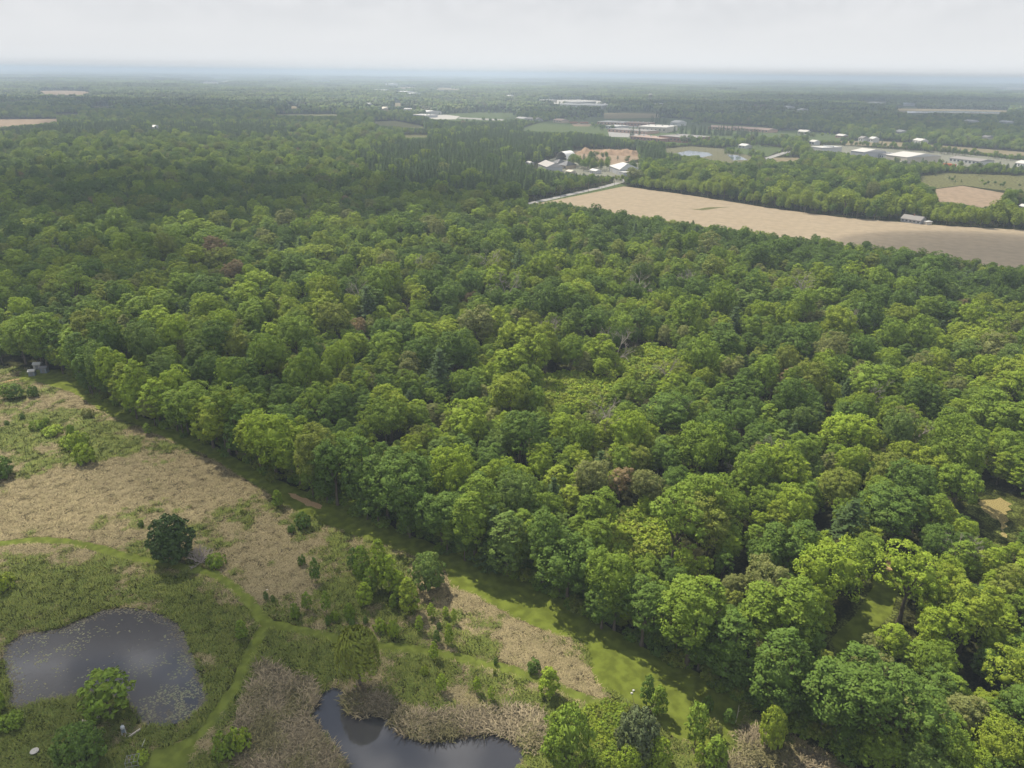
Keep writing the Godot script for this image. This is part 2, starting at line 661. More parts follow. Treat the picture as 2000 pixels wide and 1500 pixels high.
# A willow: a rounded head from which leafy strands hang.
func make_willow(seed_: int, R: float, h: float) -> ArrayMesh:
	var r := RandomNumberGenerator.new()
	r.seed = seed_
	var s := Shape.new()
	s.blob(Vector3(0, h * 0.55, 0), Vector3(R * 0.45, h * 0.3, R * 0.45), 7, 10, Color(0.9, 0.9, 0.85), lump, 0.4)
	for k in 330:
		var a := r.randf() * TAU
		var f := sqrt(r.randf())
		var start := Vector3(cos(a) * R * f * 0.92, h * (0.66 + 0.34 * sqrt(maxf(0.0, 1.0 - f * f))), sin(a) * R * f * 0.92)
		var o := Vector3(cos(a), 0, sin(a))
		var len := h * r.randf_range(0.22, 0.55) * (0.35 + 0.65 * f)
		var n := maxi(2, int(len / 0.55))
		var light := r.randf_range(0.62, 1.3)
		for j in n:
			var t := float(j) / n
			var p := start + Vector3(0, -len * t, 0) + o * (0.5 * sqrt(t)) + around(r) * 0.16
			if p.y < 0.5:
				break
			var d := (o * 0.8 + Vector3(0, 0.5 - 0.4 * t, 0) + around(r) * 0.4).normalized()
			var e := light * r.randf_range(0.85, 1.15)
			var side := d.cross(Vector3.UP).normalized()
			s.spray(p, d, (o * 0.7 + Vector3.UP * 0.7).normalized(), 0.42 * r.randf_range(0.8, 1.25), 0.42, Color(e * 1.05, e, e * 0.9), atan2(side.dot(Vector3.RIGHT), side.dot(Vector3.BACK)))
	return s.mesh()


# Bare grey branches, forking.
func grow(s: Shape, r: RandomNumberGenerator, from: Vector3, d: Vector3, len: float, rad: float, left: int) -> void:
	var to := from + d * len
	s.tube(from, to, rad, rad * 0.62, 5 if left > 2 else 3, Color.WHITE)
	if left == 0:
		return
	for k in (3 if left > 1 else 4):
		var e := (d + around(r) * 0.75 + Vector3(0, 0.12, 0)).normalized()
		grow(s, r, from.lerp(to, r.randf_range(0.55, 1.0)), e, len * r.randf_range(0.55, 0.8), rad * 0.55, left - 1)


func make_bush_of_twigs(seed_: int) -> ArrayMesh:
	var r := RandomNumberGenerator.new()
	r.seed = seed_
	var s := Shape.new()
	for k in 26:
		var d := (around(r) + Vector3(0, 0.9, 0)).normalized()
		d.y = absf(d.y)
		grow(s, r, Vector3(r.randf_range(-0.2, 0.2), 0, r.randf_range(-0.2, 0.2)), d, r.randf_range(0.8, 1.3), 0.055, 2)
	return s.mesh()


func make_bare(seed_: int, h: float, rad: float, depth: int) -> ArrayMesh:
	var r := RandomNumberGenerator.new()
	r.seed = seed_
	var s := Shape.new()
	grow(s, r, Vector3.ZERO, Vector3(0.05, 1, 0.03).normalized(), h * 0.42, rad, depth)
	return s.mesh()


# A tuft of long grass lying this way and that.
func make_tuft(seed_: int, blades: int, reach: float, up: float, width: float, spread: float) -> ArrayMesh:
	var r := RandomNumberGenerator.new()
	r.seed = seed_
	var s := Shape.new()
	var main := r.randf() * TAU
	for k in blades:
		var a := main + r.randfn(0.0, 1.1)
		var o := Vector3(cos(a), 0, sin(a))
		var root := Vector3(r.randf_range(-spread, spread), 0.0, r.randf_range(-spread, spread))
		var tip := root + o * reach * r.randf_range(0.5, 1.1) + Vector3(0, up * r.randf_range(0.5, 1.1), 0)
		var side := Vector3(-o.z, 0, o.x) * width * r.randf_range(0.6, 1.3)
		var kink := root.lerp(tip, 0.55) + Vector3(0, up * 0.28, 0)
		var e := r.randf_range(0.85, 1.15)
		var col := Color(e, e, e)
		var nn := (Vector3.UP + o * 0.25 + around(r) * 0.25).normalized()
		s.tri(root - side, kink - side * 0.8, root + side, nn, col)
		s.tri(root + side, kink - side * 0.8, kink + side * 0.8, nn, col)
		s.tri(kink - side * 0.8, tip, kink + side * 0.8, nn, col)
	return s.mesh()


# A far patch of wood: a few dozen low crowns.
func make_patch(seed_: int, half: float, count: int, r_lo: float, r_hi: float, h_lo: float, h_hi: float) -> ArrayMesh:
	var r := RandomNumberGenerator.new()
	r.seed = seed_
	var s := Shape.new()
	for k in count:
		var R := r.randf_range(r_lo, r_hi)
		var h := r.randf_range(h_lo, h_hi)
		var at := Vector3(r.randf_range(-half, half), h - R * 0.95, r.randf_range(-half, half))
		var e := r.randf_range(0.72, 1.3)
		var col := Color(e * r.randf_range(0.85, 1.2), e, e * r.randf_range(0.85, 1.15))
		s.blob(at, Vector3(R, R * 1.05, R), 4, 6, col, lump, 0.7)
		s.tube(Vector3(at.x, 0, at.z), at, R * 0.42, R * 0.5, 4, col * 0.9)
	return s.mesh()


func make_plants() -> void:
	lump.seed = 3
	lump.frequency = 0.9
	lump.fractal_octaves = 2
	# wide oaks, taller maples, slim young trees, loose ashes; R about 5.5, h about 19
	var k := 0
	for spec in [
		["oak", 5.9, 18.0, 0.20, 2.3, 150, 0.92, 44, 0.215], ["oak", 6.2, 17.0, 0.22, 2.5, 170, 0.84, 42, 0.206], ["oak", 5.6, 18.5, 0.14, 2.1, 120, 1.05, 52, 0.224],
		["maple", 4.6, 19.5, 0.12, 1.9, 120, 0.84, 47, 0.206], ["maple", 4.9, 19.0, 0.14, 1.9, 100, 1.0, 52, 0.215], ["maple", 4.3, 20.0, 0.18, 1.7, 96, 0.84, 47, 0.206],
		["slim", 3.1, 16.5, 0.14, 1.6, 74, 0.70, 42, 0.189], ["slim", 3.4, 15.5, 0.08, 1.5, 76, 0.74, 42, 0.198],
		["ash", 4.4, 19.0, 0.26, 2.0, 76, 0.80, 39, 0.198], ["ash", 5.0, 18.0, 0.24, 2.2, 86, 0.84, 39, 0.198],
	]:
		var key: String = "%s%d" % [spec[0], k]
		crowns[key] = make_crown(100 + k, spec[1], spec[2], spec[3], spec[4], spec[5], spec[6], spec[7], spec[8], 1.0 if spec[0] == "ash" else 0.25, [4, 5, 3, 2, 3, 1, 1, 1, 3, 4][k])
		trunks[key] = make_trunk(200 + k, spec[2], 0.26 if spec[0] == "slim" else 0.36, 0.45, spec[1] * 0.75, 5)
		k += 1
	crowns.pine0 = make_conifer(301, 3.6, 21.0, 0.30, 13, 7, 0.62, 0.52, 0.28)
	crowns.pine1 = make_conifer(302, 3.2, 22.0, 0.36, 12, 6, 0.5, 0.52, 0.30)
	crowns.spruce0 = make_conifer(303, 3.0, 17.0, 0.06, 18, 8, 0.85, 0.42, 0.10)
	for n in ["pine0", "pine1", "spruce0"]:
		trunks[n] = make_trunk(310, 20.5 if n != "spruce0" else 16.5, 0.26, 0.95, 0.6, 3)
	# a bush is a crown that starts at the ground: R 1, h 1.6
	crowns.bush0 = make_crown(401, 1.0, 1.6, 0.0, 2.2, 24, 0.36, 22, 0.13, 0.6)
	crowns.bush1 = make_crown(402, 1.1, 1.4, 0.0, 2.6, 22, 0.40, 20, 0.14, 0.7)
	crowns.sapling0 = make_crown(403, 0.95, 4.0, 0.08, 1.5, 26, 0.40, 20, 0.16, 0.9)
	crowns.sapling1 = make_crown(404, 1.15, 4.0, 0.05, 1.8, 30, 0.44, 22, 0.17, 0.8)
	crowns.young0 = make_crown(408, 1.6, 6.0, 0.03, 1.5, 40, 0.52, 24, 0.20, 0.8)
	crowns.young1 = make_crown(409, 1.5, 6.0, 0.06, 1.7, 34, 0.56, 22, 0.21, 0.9)
	crowns.cedar0 = make_crown(405, 2.2, 4.6, 0.0, 2.4, 90, 0.46, 26, 0.16)
	crowns.round0 = make_crown(406, 3.2, 7.0, 0.06, 2.2, 70, 0.72, 36, 0.20, 0.5)
	crowns.willow0 = make_willow(407, 4.0, 8.0)
	trunks.sapling = make_trunk(411, 3.4, 0.05, 0.7, 0.5, 4)
	trunks.young = make_trunk(415, 5.2, 0.09, 0.6, 0.9, 5)
	trunks.round = make_trunk(412, 6.2, 0.16, 0.4, 2.2, 5)
	trunks.willow = make_trunk(413, 7.0, 0.35, 0.4, 2.6, 6)
	trunks.bush = make_trunk(414, 1.2, 0.05, 0.3, 0.6, 5)
	crowns.bare0 = make_bare(421, 16.0, 0.36, 5)
	crowns.bare1 = make_bare(422, 15.0, 0.34, 5)
	crowns.bare_bush = make_bush_of_twigs(423)


# ---------------------------------------------------------------- the lie of the land

# where the wood meets the meadow, from the far corner to the near one
var edge_line := PackedVector2Array([Vector2(-253.1, -249.6), Vector2(-198.7, -245.2), Vector2(-179.1, -243.8), Vector2(-162.0, -238.5), Vector2(-146.5, -227.8), Vector2(-141.2, -219.4), Vector2(-130.2, -212.4), Vector2(-114.7, -200.7), Vector2(-100.2, -192.8), Vector2(-88.6, -184.7), Vector2(-72.5, -172.4), Vector2(-58.3, -162.1), Vector2(-46.0, -155.0), Vector2(-37.1, -149.5), Vector2(-24.7, -140.9), Vector2(-14.5, -134.6), Vector2(-5.1, -129.3), Vector2(4.8, -123.2), Vector2(13.0, -116.5), Vector2(20.4, -109.4), Vector2(28.1, -102.8), Vector2(35.5, -98.0), Vector2(40.1, -95.1), Vector2(42.3, -90.9), Vector2(47.5, -86.9), Vector2(52.9, -82.6), Vector2(57.2, -77.7)])
var pond_a := PackedVector2Array([Vector2(-95.4, -105.0), Vector2(-93.7, -108.6), Vector2(-87.7, -110.1), Vector2(-84.6, -113.0), Vector2(-81.9, -115.6), Vector2(-77.5, -116.4), Vector2(-73.4, -115.8), Vector2(-68.1, -113.9), Vector2(-64.4, -111.5), Vector2(-62.0, -108.3), Vector2(-60.0, -105.1), Vector2(-57.6, -102.2), Vector2(-55.6, -98.9), Vector2(-53.9, -97.0), Vector2(-51.9, -93.6), Vector2(-52.2, -90.9), Vector2(-54.1, -88.8), Vector2(-57.1, -87.7), Vector2(-60.2, -87.7), Vector2(-62.0, -89.1), Vector2(-64.6, -91.5), Vector2(-65.9, -92.9), Vector2(-72.0, -94.5), Vector2(-75.7, -93.5), Vector2(-80.3, -92.4), Vector2(-83.5, -90.9), Vector2(-85.6, -91.5), Vector2(-87.4, -95.3), Vector2(-91.1, -99.5)])
var pond_b := PackedVector2Array([Vector2(-33.2, -94.7), Vector2(-31.1, -96.5), Vector2(-29.3, -96.0), Vector2(-28.0, -92.9), Vector2(-26.0, -90.3), Vector2(-23.1, -91.2), Vector2(-20.2, -89.8), Vector2(-18.5, -88.0), Vector2(-16.1, -86.6), Vector2(-13.1, -85.5), Vector2(-8.8, -86.7), Vector2(-5.9, -87.1), Vector2(-2.0, -87.2), Vector2(0.9, -85.7), Vector2(3.3, -84.1), Vector2(2.2, -81.4), Vector2(0.7, -77.8), Vector2(-0.8, -73.6), Vector2(-23.4, -73.3), Vector2(-25.7, -80.1), Vector2(-27.5, -83.3), Vector2(-30.2, -86.4), Vector2(-32.8, -88.2), Vector2(-33.7, -90.7)])
var pond_c := PackedVector2Array([Vector2(35.3, -80.8), Vector2(38.9, -81.9), Vector2(43.6, -81.6), Vector2(48.8, -80.2), Vector2(48.6, -75.9), Vector2(34.7, -75.7)])
var ponds := [pond_a, pond_b, pond_c]
var reeds := [
	PackedVector2Array([Vector2(-45.5, -101.9), Vector2(-40.5, -99.3), Vector2(-35.6, -97.7), Vector2(-32.9, -94.5), Vector2(-34.0, -90.3), Vector2(-32.8, -87.9), Vector2(-29.9, -84.8), Vector2(-27.2, -82.0), Vector2(-25.1, -78.4), Vector2(-39.4, -78.2), Vector2(-42.9, -82.1), Vector2(-42.7, -84.8), Vector2(-44.9, -88.0), Vector2(-45.3, -94.3), Vector2(-45.0, -99.3)]),
	PackedVector2Array([Vector2(-28.6, -94.3), Vector2(-26.5, -96.0), Vector2(-20.6, -93.0), Vector2(-16.7, -90.5), Vector2(-12.2, -90.6), Vector2(-6.1, -91.1), Vector2(-1.5, -91.9), Vector2(5.2, -91.2), Vector2(5.7, -86.9), Vector2(4.0, -83.3), Vector2(1.5, -86.1), Vector2(-1.4, -87.5), Vector2(-5.9, -87.3), Vector2(-10.8, -85.6), Vector2(-16.1, -86.6), Vector2(-19.5, -89.4), Vector2(-23.1, -91.0), Vector2(-25.9, -89.9)]),
	PackedVector2Array([Vector2(38.9, -87.1), Vector2(42.4, -88.0), Vector2(43.2, -84.8), Vector2(49.8, -82.8), Vector2(51.6, -79.4), Vector2(41.0, -81.0), Vector2(36.2, -81.0), Vector2(34.1, -79.1), Vector2(35.2, -81.9), Vector2(38.1, -83.3)]),
]
var lawn_strip := PackedVector2Array([Vector2(-172.1, -231.6), Vector2(-164.2, -230.0), Vector2(-155.3, -225.4), Vector2(-146.6, -220.9), Vector2(-138.7, -214.1), Vector2(-131.1, -207.7), Vector2(-123.5, -202.3), Vector2(-116.2, -198.9), Vector2(-107.2, -192.9), Vector2(-97.4, -186.3), Vector2(-87.6, -180.4), Vector2(-80.5, -175.0), Vector2(-72.3, -167.7), Vector2(-63.1, -160.2), Vector2(-55.9, -153.6), Vector2(-48.2, -148.8), Vector2(-36.8, -141.8), Vector2(-30.3, -139.1), Vector2(-22.6, -134.5), Vector2(-14.3, -129.3), Vector2(-12.3, -123.8), Vector2(-6.9, -121.2), Vector2(-2.1, -117.0), Vector2(4.1, -112.4), Vector2(9.0, -109.9), Vector2(13.4, -108.7), Vector2(14.8, -105.9), Vector2(15.0, -101.2), Vector2(15.6, -97.6), Vector2(19.7, -94.6), Vector2(21.9, -93.1), Vector2(24.1, -91.7), Vector2(25.5, -88.8), Vector2(27.2, -86.1), Vector2(29.5, -85.4), Vector2(33.2, -81.9), Vector2(35.6, -83.8), Vector2(37.4, -87.7), Vector2(41.7, -91.5), Vector2(40.5, -96.4), Vector2(35.9, -99.7), Vector2(28.4, -104.6), Vector2(20.6, -111.4), Vector2(13.2, -118.7), Vector2(4.9, -125.2), Vector2(-5.2, -131.5), Vector2(-14.7, -136.9), Vector2(-25.0, -143.3), Vector2(-37.7, -152.2), Vector2(-46.5, -157.4), Vector2(-59.1, -164.6), Vector2(-73.5, -175.2), Vector2(-89.8, -187.8), Vector2(-101.7, -196.2), Vector2(-116.5, -204.3), Vector2(-132.3, -216.3), Vector2(-143.4, -223.5), Vector2(-149.4, -232.3), Vector2(-163.7, -241.3), Vector2(-177.2, -240.9)])
var path_a := PackedVector2Array([Vector2(-128.6, -134.3), Vector2(-116.6, -137.0), Vector2(-109.7, -138.5), Vector2(-102.3, -138.1), Vector2(-94.1, -135.9), Vector2(-84.8, -132.7), Vector2(-74.6, -130.1), Vector2(-66.1, -127.8), Vector2(-61.6, -125.6), Vector2(-56.4, -121.2), Vector2(-52.2, -117.2), Vector2(-48.5, -112.8), Vector2(-44.0, -111.1), Vector2(-40.3, -110.3), Vector2(-32.8, -108.1), Vector2(-27.0, -106.4), Vector2(-22.2, -106.1), Vector2(-15.3, -105.3), Vector2(-8.4, -103.3), Vector2(-1.7, -101.4), Vector2(4.8, -98.8), Vector2(9.4, -96.5), Vector2(14.0, -94.0), Vector2(19.6, -92.5)])
var path_b := PackedVector2Array([Vector2(-48.2, -112.6), Vector2(-47.9, -110.1), Vector2(-48.2, -107.2), Vector2(-48.4, -101.9), Vector2(-48.2, -97.1), Vector2(-48.6, -93.2), Vector2(-49.4, -89.9), Vector2(-50.2, -86.8), Vector2(-51.4, -84.8), Vector2(-53.5, -83.5)])
var lawn_corner := PackedVector2Array([Vector2(-56.7, -83.2), Vector2(-53.5, -84.3), Vector2(-51.0, -84.6), Vector2(-49.8, -83.9), Vector2(-49.8, -80.7), Vector2(-48.2, -74.6), Vector2(-57.3, -74.5), Vector2(-57.5, -81.1)])
# greener (+) and strawier (-) patches of the meadow: place, radius, weight
var patches := [
	[Vector2(-115.5, -159.5), 22.0, -0.52], [Vector2(-92.6, -161.3), 20.0, -0.45], [Vector2(-76.9, -165.5), 16.0, -0.52], [Vector2(-64.8, -165.8), 12.0, -0.45], [Vector2(-114.9, -145.7), 14.0, -0.52], [Vector2(-60.7, -134.6), 10.0, -0.38], [Vector2(-51.1, -125.8), 7.0, -0.38], [Vector2(-135.8, -218.3), 9.0, -0.60], [Vector2(-153.2, -207.8), 9.0, -0.30], [Vector2(-44.3, -129.4), 5.0, -0.30], [Vector2(-5.8, -118.5), 4.5, -0.52],
	[Vector2(0.6, -111.9), 5.0, -0.68], [Vector2(6.4, -105.8), 5.0, -1.0], [Vector2(10.9, -100.8), 5.0, -1.0], [Vector2(14.3, -96.6), 3.5, -1.0], [Vector2(-12.3, -121.5), 4.0, -0.52], [Vector2(-96.8, -133.0), 5.0, -0.52], [Vector2(-35.6, -111.7), 3.0, -0.38], [Vector2(-12.8, -104.4), 3.5, -0.38], [Vector2(-65.1, -130.8), 5.0, -0.15], [Vector2(-114.2, -197.9), 8.0, -0.38], [Vector2(-52.0, -112.4), 3.0, -0.38], [Vector2(-29.5, -111.4), 3.0, -0.30], [Vector2(-6.1, -96.3), 3.0, -0.22],
	[Vector2(-134.9, -190.6), 13.0, 0.7], [Vector2(-116.7, -184.6), 10.0, 0.6], [Vector2(-93.9, -173.3), 6.0, 0.6], [Vector2(-97.9, -146.0), 3.5, 0.9], [Vector2(-113.0, -143.6), 3.5, 0.9], [Vector2(-91.0, -148.4), 3.0, 0.4], [Vector2(-122.1, -178.4), 8.0, 0.6], [Vector2(-106.4, -128.3), 9.0, 0.8], [Vector2(-88.2, -123.4), 11.0, 0.75], [Vector2(-69.2, -122.1), 7.0, 0.8], [Vector2(-56.2, -110.2), 7.0, 0.8], [Vector2(-41.3, -103.7), 7.0, 0.8], [Vector2(-42.6, -140.9), 9.0, 0.45], [Vector2(-34.3, -129.6), 8.0, 0.5], [Vector2(-12.2, -98.0), 8.0, 0.7],
	[Vector2(0.6, -95.8), 6.0, 0.7], [Vector2(-69.6, -84.2), 18.0, 0.7], [Vector2(-35.3, -102.5), 8.0, 0.8], [Vector2(-27.0, -119.7), 8.0, 0.5], [Vector2(17.6, -87.5), 8.0, 0.9], [Vector2(-47.6, -89.6), 6.0, 0.9], [Vector2(-17.6, -112.3), 4.0, 0.4], [Vector2(-102.3, -116.8), 8.0, 0.8], [Vector2(4.8, -82.4), 6.0, 0.9], [Vector2(-45.4, -117.8), 6.0, 0.3], [Vector2(-3.5, -112.5), 2.5, 0.5], [Vector2(33.7, -83.7), 7.0, 0.6],
]
# clearings inside the wood
var clearings := [
	PackedVector2Array([Vector2(10.8, -233.5), Vector2(21.9, -237.6), Vector2(32.8, -229.7), Vector2(31.7, -213.0), Vector2(21.7, -212.8), Vector2(11.0, -216.4)]),
	PackedVector2Array([Vector2(41.8, -256.7), Vector2(54.0, -265.4), Vector2(62.3, -259.0), Vector2(55.5, -241.9), Vector2(44.0, -239.2)]),
	PackedVector2Array([Vector2(22.3, -144.3), Vector2(30.3, -148.7), Vector2(35.4, -145.6), Vector2(33.9, -137.5), Vector2(25.8, -134.5), Vector2(22.1, -137.2)]),
	PackedVector2Array([Vector2(84.5, -136.0), Vector2(88.5, -136.1), Vector2(83.8, -127.5), Vector2(77.0, -117.6), Vector2(69.6, -110.9), Vector2(63.0, -107.0), Vector2(63.2, -109.4), Vector2(70.8, -116.0), Vector2(78.2, -124.8)]),
	PackedVector2Array([Vector2(120.5, -161.8), Vector2(127.6, -163.0), Vector2(129.6, -158.9), Vector2(124.6, -152.9), Vector2(118.4, -143.8), Vector2(115.2, -142.9), Vector2(119.7, -150.6), Vector2(117.8, -155.1)]),
]
# open land among the woods; the near side of each lies under the tops of the trees before it
var open_land := []


func land_list() -> void:
	# name, material, outline, height
	open_land = [
		["field", M.plough, [Vector2(18, -617), Vector2(68, -678), Vector2(107, -727), Vector2(157, -678), Vector2(211, -611), Vector2(254, -571), Vector2(293, -553), Vector2(321, -540), Vector2(370, -528), Vector2(448, -509), Vector2(330.4, -364.2), Vector2(290, -404), Vector2(261, -431), Vector2(226, -456), Vector2(190, -483), Vector2(158, -503), Vector2(122, -534), Vector2(78, -571), Vector2(41, -609)], 0.05],
		["verge", M.lawn, [Vector2(22, -628), Vector2(53, -667), Vector2(106, -745), Vector2(111, -734), Vector2(68, -675), Vector2(25, -623)], 0.03],
		["field", M.plough_pink, [Vector2(412, -731), Vector2(457, -760), Vector2(470, -709), Vector2(428, -647), Vector2(400, -621), Vector2(371, -648)], 0.05],
		["meadow", M.hay, [Vector2(446, -831), Vector2(500, -867), Vector2(702, -824), Vector2(562, -651), Vector2(492, -718), Vector2(480, -730), Vector2(459, -764), Vector2(405, -731)], 0.03],
		["field", M.dry_field, [Vector2(555, -1303), Vector2(621, -1333), Vector2(678, -1270), Vector2(767, -1144), Vector2(846, -1046), Vector2(795, -980), Vector2(722, -1072), Vector2(643, -1202), Vector2(534, -1232)], 0.05],
		["meadow", M.lawn, [Vector2(477, -1503), Vector2(584, -1577), Vector2(620, -1447), Vector2(555, -1303), Vector2(481, -1293), Vector2(439, -1350)], 0.05],
		["lawn", M.lawn, [Vector2(320, -1161), Vector2(365, -1219), Vector2(401, -1206), Vector2(409, -1155), Vector2(347, -1036), Vector2(317, -1053), Vector2(295, -1065)], 0.03],
		["yard", M.gravel, [Vector2(468, -1214), Vector2(526, -1231), Vector2(566, -1175), Vector2(632, -1135), Vector2(667, -1066), Vector2(696, -981), Vector2(641, -900), Vector2(576, -914), Vector2(514, -951), Vector2(488, -1007), Vector2(473, -1086), Vector2(433, -1126)], 0.03],
		["field", M.dry_field, [Vector2(346, -1017), Vector2(384, -1021), Vector2(369, -970), Vector2(333, -960)], 0.05],
		["lawn", M.lawn, [Vector2(14, -1539), Vector2(63, -1751), Vector2(135, -1956), Vector2(231, -2001), Vector2(327, -2023), Vector2(433, -1951), Vector2(460, -1752), Vector2(548, -1664), Vector2(501, -1454), Vector2(422, -1326), Vector2(337, -1272), Vector2(263, -1205), Vector2(189, -1252), Vector2(135, -1397), Vector2(51, -1408), Vector2(13, -1428)], 0.03],
		["field", M.dry_field, [Vector2(252, -2193), Vector2(342, -2305), Vector2(439, -2298), Vector2(374, -1984), Vector2(220, -1906)], 0.05],
		["mudflat", M.mud, [Vector2(222, -1132), Vector2(272, -1171), Vector2(318, -1136), Vector2(323, -1027), Vector2(297, -950), Vector2(264, -936), Vector2(242, -1005), Vector2(210, -1055)], 0.03],
		["quarry_floor", M.plough_pink, [Vector2(82, -1083), Vector2(131, -1112), Vector2(177, -1095), Vector2(163, -983), Vector2(121, -910), Vector2(79, -927)], 0.05],
		["yard", M.gravel, [Vector2(34, -923), Vector2(58, -1003), Vector2(84, -987), Vector2(100, -947), Vector2(156, -935), Vector2(142, -847), Vector2(121, -801), Vector2(101, -799), Vector2(59, -816), Vector2(26, -859)], 0.03],
		["airfield", M.lawn, [Vector2(-208, -2002), Vector2(-110, -2163), Vector2(5, -2133), Vector2(5, -1861), Vector2(-19, -1735), Vector2(-121, -1714), Vector2(-185, -1780)], 0.05],
		["paved_yard", M.pale_paving, [Vector2(-223, -1949), Vector2(-182, -2008), Vector2(-140, -1943), Vector2(-140, -1809), Vector2(-199, -1797)], 0.09],
		["airstrip", M.asphalt, [Vector2(-138, -1897), Vector2(-26, -1833), Vector2(-31, -1771), Vector2(-136, -1842)], 0.12],
		["meadow", M.hay, [Vector2(-313, -1677), Vector2(-271, -1723), Vector2(-185, -1549), Vector2(-174, -1477), Vector2(-226, -1497), Vector2(-283, -1563)], 0.05],
		["meadow", M.hay, [Vector2(-196, -1322), Vector2(-151, -1329), Vector2(-143, -1265), Vector2(-187, -1258)], 0.05],
		["field", M.dry_field, [Vector2(-439, -2706), Vector2(-391, -2770), Vector2(-354, -2472), Vector2(-389, -2423)], 0.05],
		["field", M.plough_pink, [Vector2(-1189, -1472), Vector2(-1084, -1614), Vector2(-984, -1653), Vector2(-912, -1526), Vector2(-928, -1375), Vector2(-991, -1221)], 0.05],
		["field", M.plough_pink, [Vector2(-2221, -3575), Vector2(-2147, -3722), Vector2(-1912, -3533), Vector2(-1704, -3051), Vector2(-1885, -3118)], 0.05],
		["field", M.dry_field, [Vector2(-713, -2369), Vector2(-675, -2418), Vector2(-627, -2284), Vector2(-645, -2179)], 0.05],
		["field", M.hay, [Vector2(-603, -1936), Vector2(-452, -1971), Vector2(-429, -1868), Vector2(-582, -1868)], 0.05],
		["field", M.hay, [Vector2(-1102, -1843), Vector2(-1051, -1855), Vector2(-1012, -1782), Vector2(-1054, -1762)], 0.05],
		["field", M.hay, [Vector2(-1226, -2221), Vector2(-1161, -2239), Vector2(-1108, -2135), Vector2(-1170, -2118)], 0.05],
		["field", M.dry_field, [Vector2(-880, -5368), Vector2(-686, -5598), Vector2(-604, -4927), Vector2(-790, -4818)], 0.05],
		["field", M.dry_field, [Vector2(-588, -5186), Vector2(-362, -5417), Vector2(-301, -4589), Vector2(-505, -4615)], 0.05],
		["field", M.dry_field, [Vector2(-2742, -6659), Vector2(-2535, -6878), Vector2(-2341, -6349), Vector2(-2538, -6162)], 0.05],
		["field", M.hay, [Vector2(-4021, -10173), Vector2(-3694, -10377), Vector2(-3398, -9541), Vector2(-3704, -9369)], 0.05],
		["field", M.dry_field, [Vector2(-2190, -8189), Vector2(-1876, -8294), Vector2(-1706, -7538), Vector2(-1994, -7451)], 0.05],
		["field", M.hay, [Vector2(-675, -13406), Vector2(26, -14039), Vector2(24, -12555), Vector2(-606, -12045)], 0.05],
		["field", M.hay, [Vector2(-3411, -17028), Vector2(-2536, -17908), Vector2(-2246, -15860), Vector2(-3039, -15166)], 0.05],
		["lakeshore", M.dry_field, [Vector2(1328, -2740), Vector2(1556, -2760), Vector2(1719, -2686), Vector2(1543, -2407), Vector2(1372, -2429), Vector2(1173, -2382)], 0.05],
		["warehouse_yard", M.pale_paving, [Vector2(124, -3223), Vector2(271, -3341), Vector2(364, -3184), Vector2(325, -2756), Vector2(131, -2698)], 0.05],
		["field", M.hay, [Vector2(1571, -3597), Vector2(1769, -3665), Vector2(1641, -3398), Vector2(1459, -3340)], 0.05],
		["field", M.dry_field, [Vector2(5517, -8952), Vector2(5564, -8158), Vector2(4851, -7107), Vector2(4751, -7702)], 0.05],
	]
	for row in open_land:
		row[2] = PackedVector2Array(row[2])
		row.append(box_of(row[2]))
		if row[4].get_center().length() > 450.0:
			clear_before(row[2], 20.0)
	clear_before(ribbon(PackedVector2Array([Vector2(10, -614), Vector2(54, -676), Vector2(87, -722), Vector2(109, -760)]), 12.0), 20.0)
	clear_before(ribbon(PackedVector2Array([Vector2(326, -989), Vector2(409, -1123)]), 14.0), 20.0)
	clear_before(PackedVector2Array([Vector2(84.6, -136.4), Vector2(89.1, -136.5), Vector2(85.9, -129.8), Vector2(81.5, -129.7)]), 22.0)
	for k in clearings.size():
		clearings[k] = Geometry2D.offset_polygon(clearings[k], 2.0 if k < 3 else (2.0 if k == 3 else 3.0))[0]
	for q in clearings:
		clear_before(q, 17.0)


# Tall trees do not stand close before open ground that one sees over the tops of the wood.
func clear_before(poly: PackedVector2Array, tall: float) -> void:
	var mid := box_of(poly).get_center()
	var shift := -mid.normalized() * minf(tall * mid.length() / EYE, 1400.0)
	var both := poly.duplicate()
	for p in poly:
		both.append(p + shift)
	var hull := Geometry2D.convex_hull(both)
	carved.append([hull, box_of(hull), poly, 0.0])


func terrain(x: float, z: float) -> float:
	var d := sqrt(x * x + z * z)
	if d < 2300.0:
		return 0.0
	return (noise_r.get_noise_2d(x, z * 1.6) + 0.15) * lerpf(0.0, 38.0, clampf((d - 2300.0) / 8000.0, 0.0, 1.0))


var meadow_poly := PackedVector2Array()
var meadow_box: Rect2
var pond_boxes := []
var reed_boxes := []
var clear_boxes := []


func in_meadow(p: Vector2) -> bool:
	return inside(meadow_poly, meadow_box, p)


func in_any(list: Array, boxes: Array, p: Vector2) -> int:
	for k in list.size():
		if inside(list[k], boxes[k], p):
			return k
	return -1


# 0 straw .. 1 green
func greenness(p: Vector2) -> float:
	var g := 0.47 + 0.75 * noise_a.get_noise_2d(p.x * 1.6, p.y * 1.6) + 0.7 * noise_b.get_noise_2d(p.x, p.y) + 0.5 * noise_b.get_noise_2d(p.x * 4.3 + 7.0, p.y * 4.3)
	for q in patches:
		var d2: float = p.distance_squared_to(q[0])
		var r2: float = q[1] * q[1]
		if d2 < r2 * 5.0:
			g += q[2] * (0.55 if q[2] > 0.0 else 1.0) * exp(-d2 / r2)
	return smoothstep(0.12, 0.78, g)


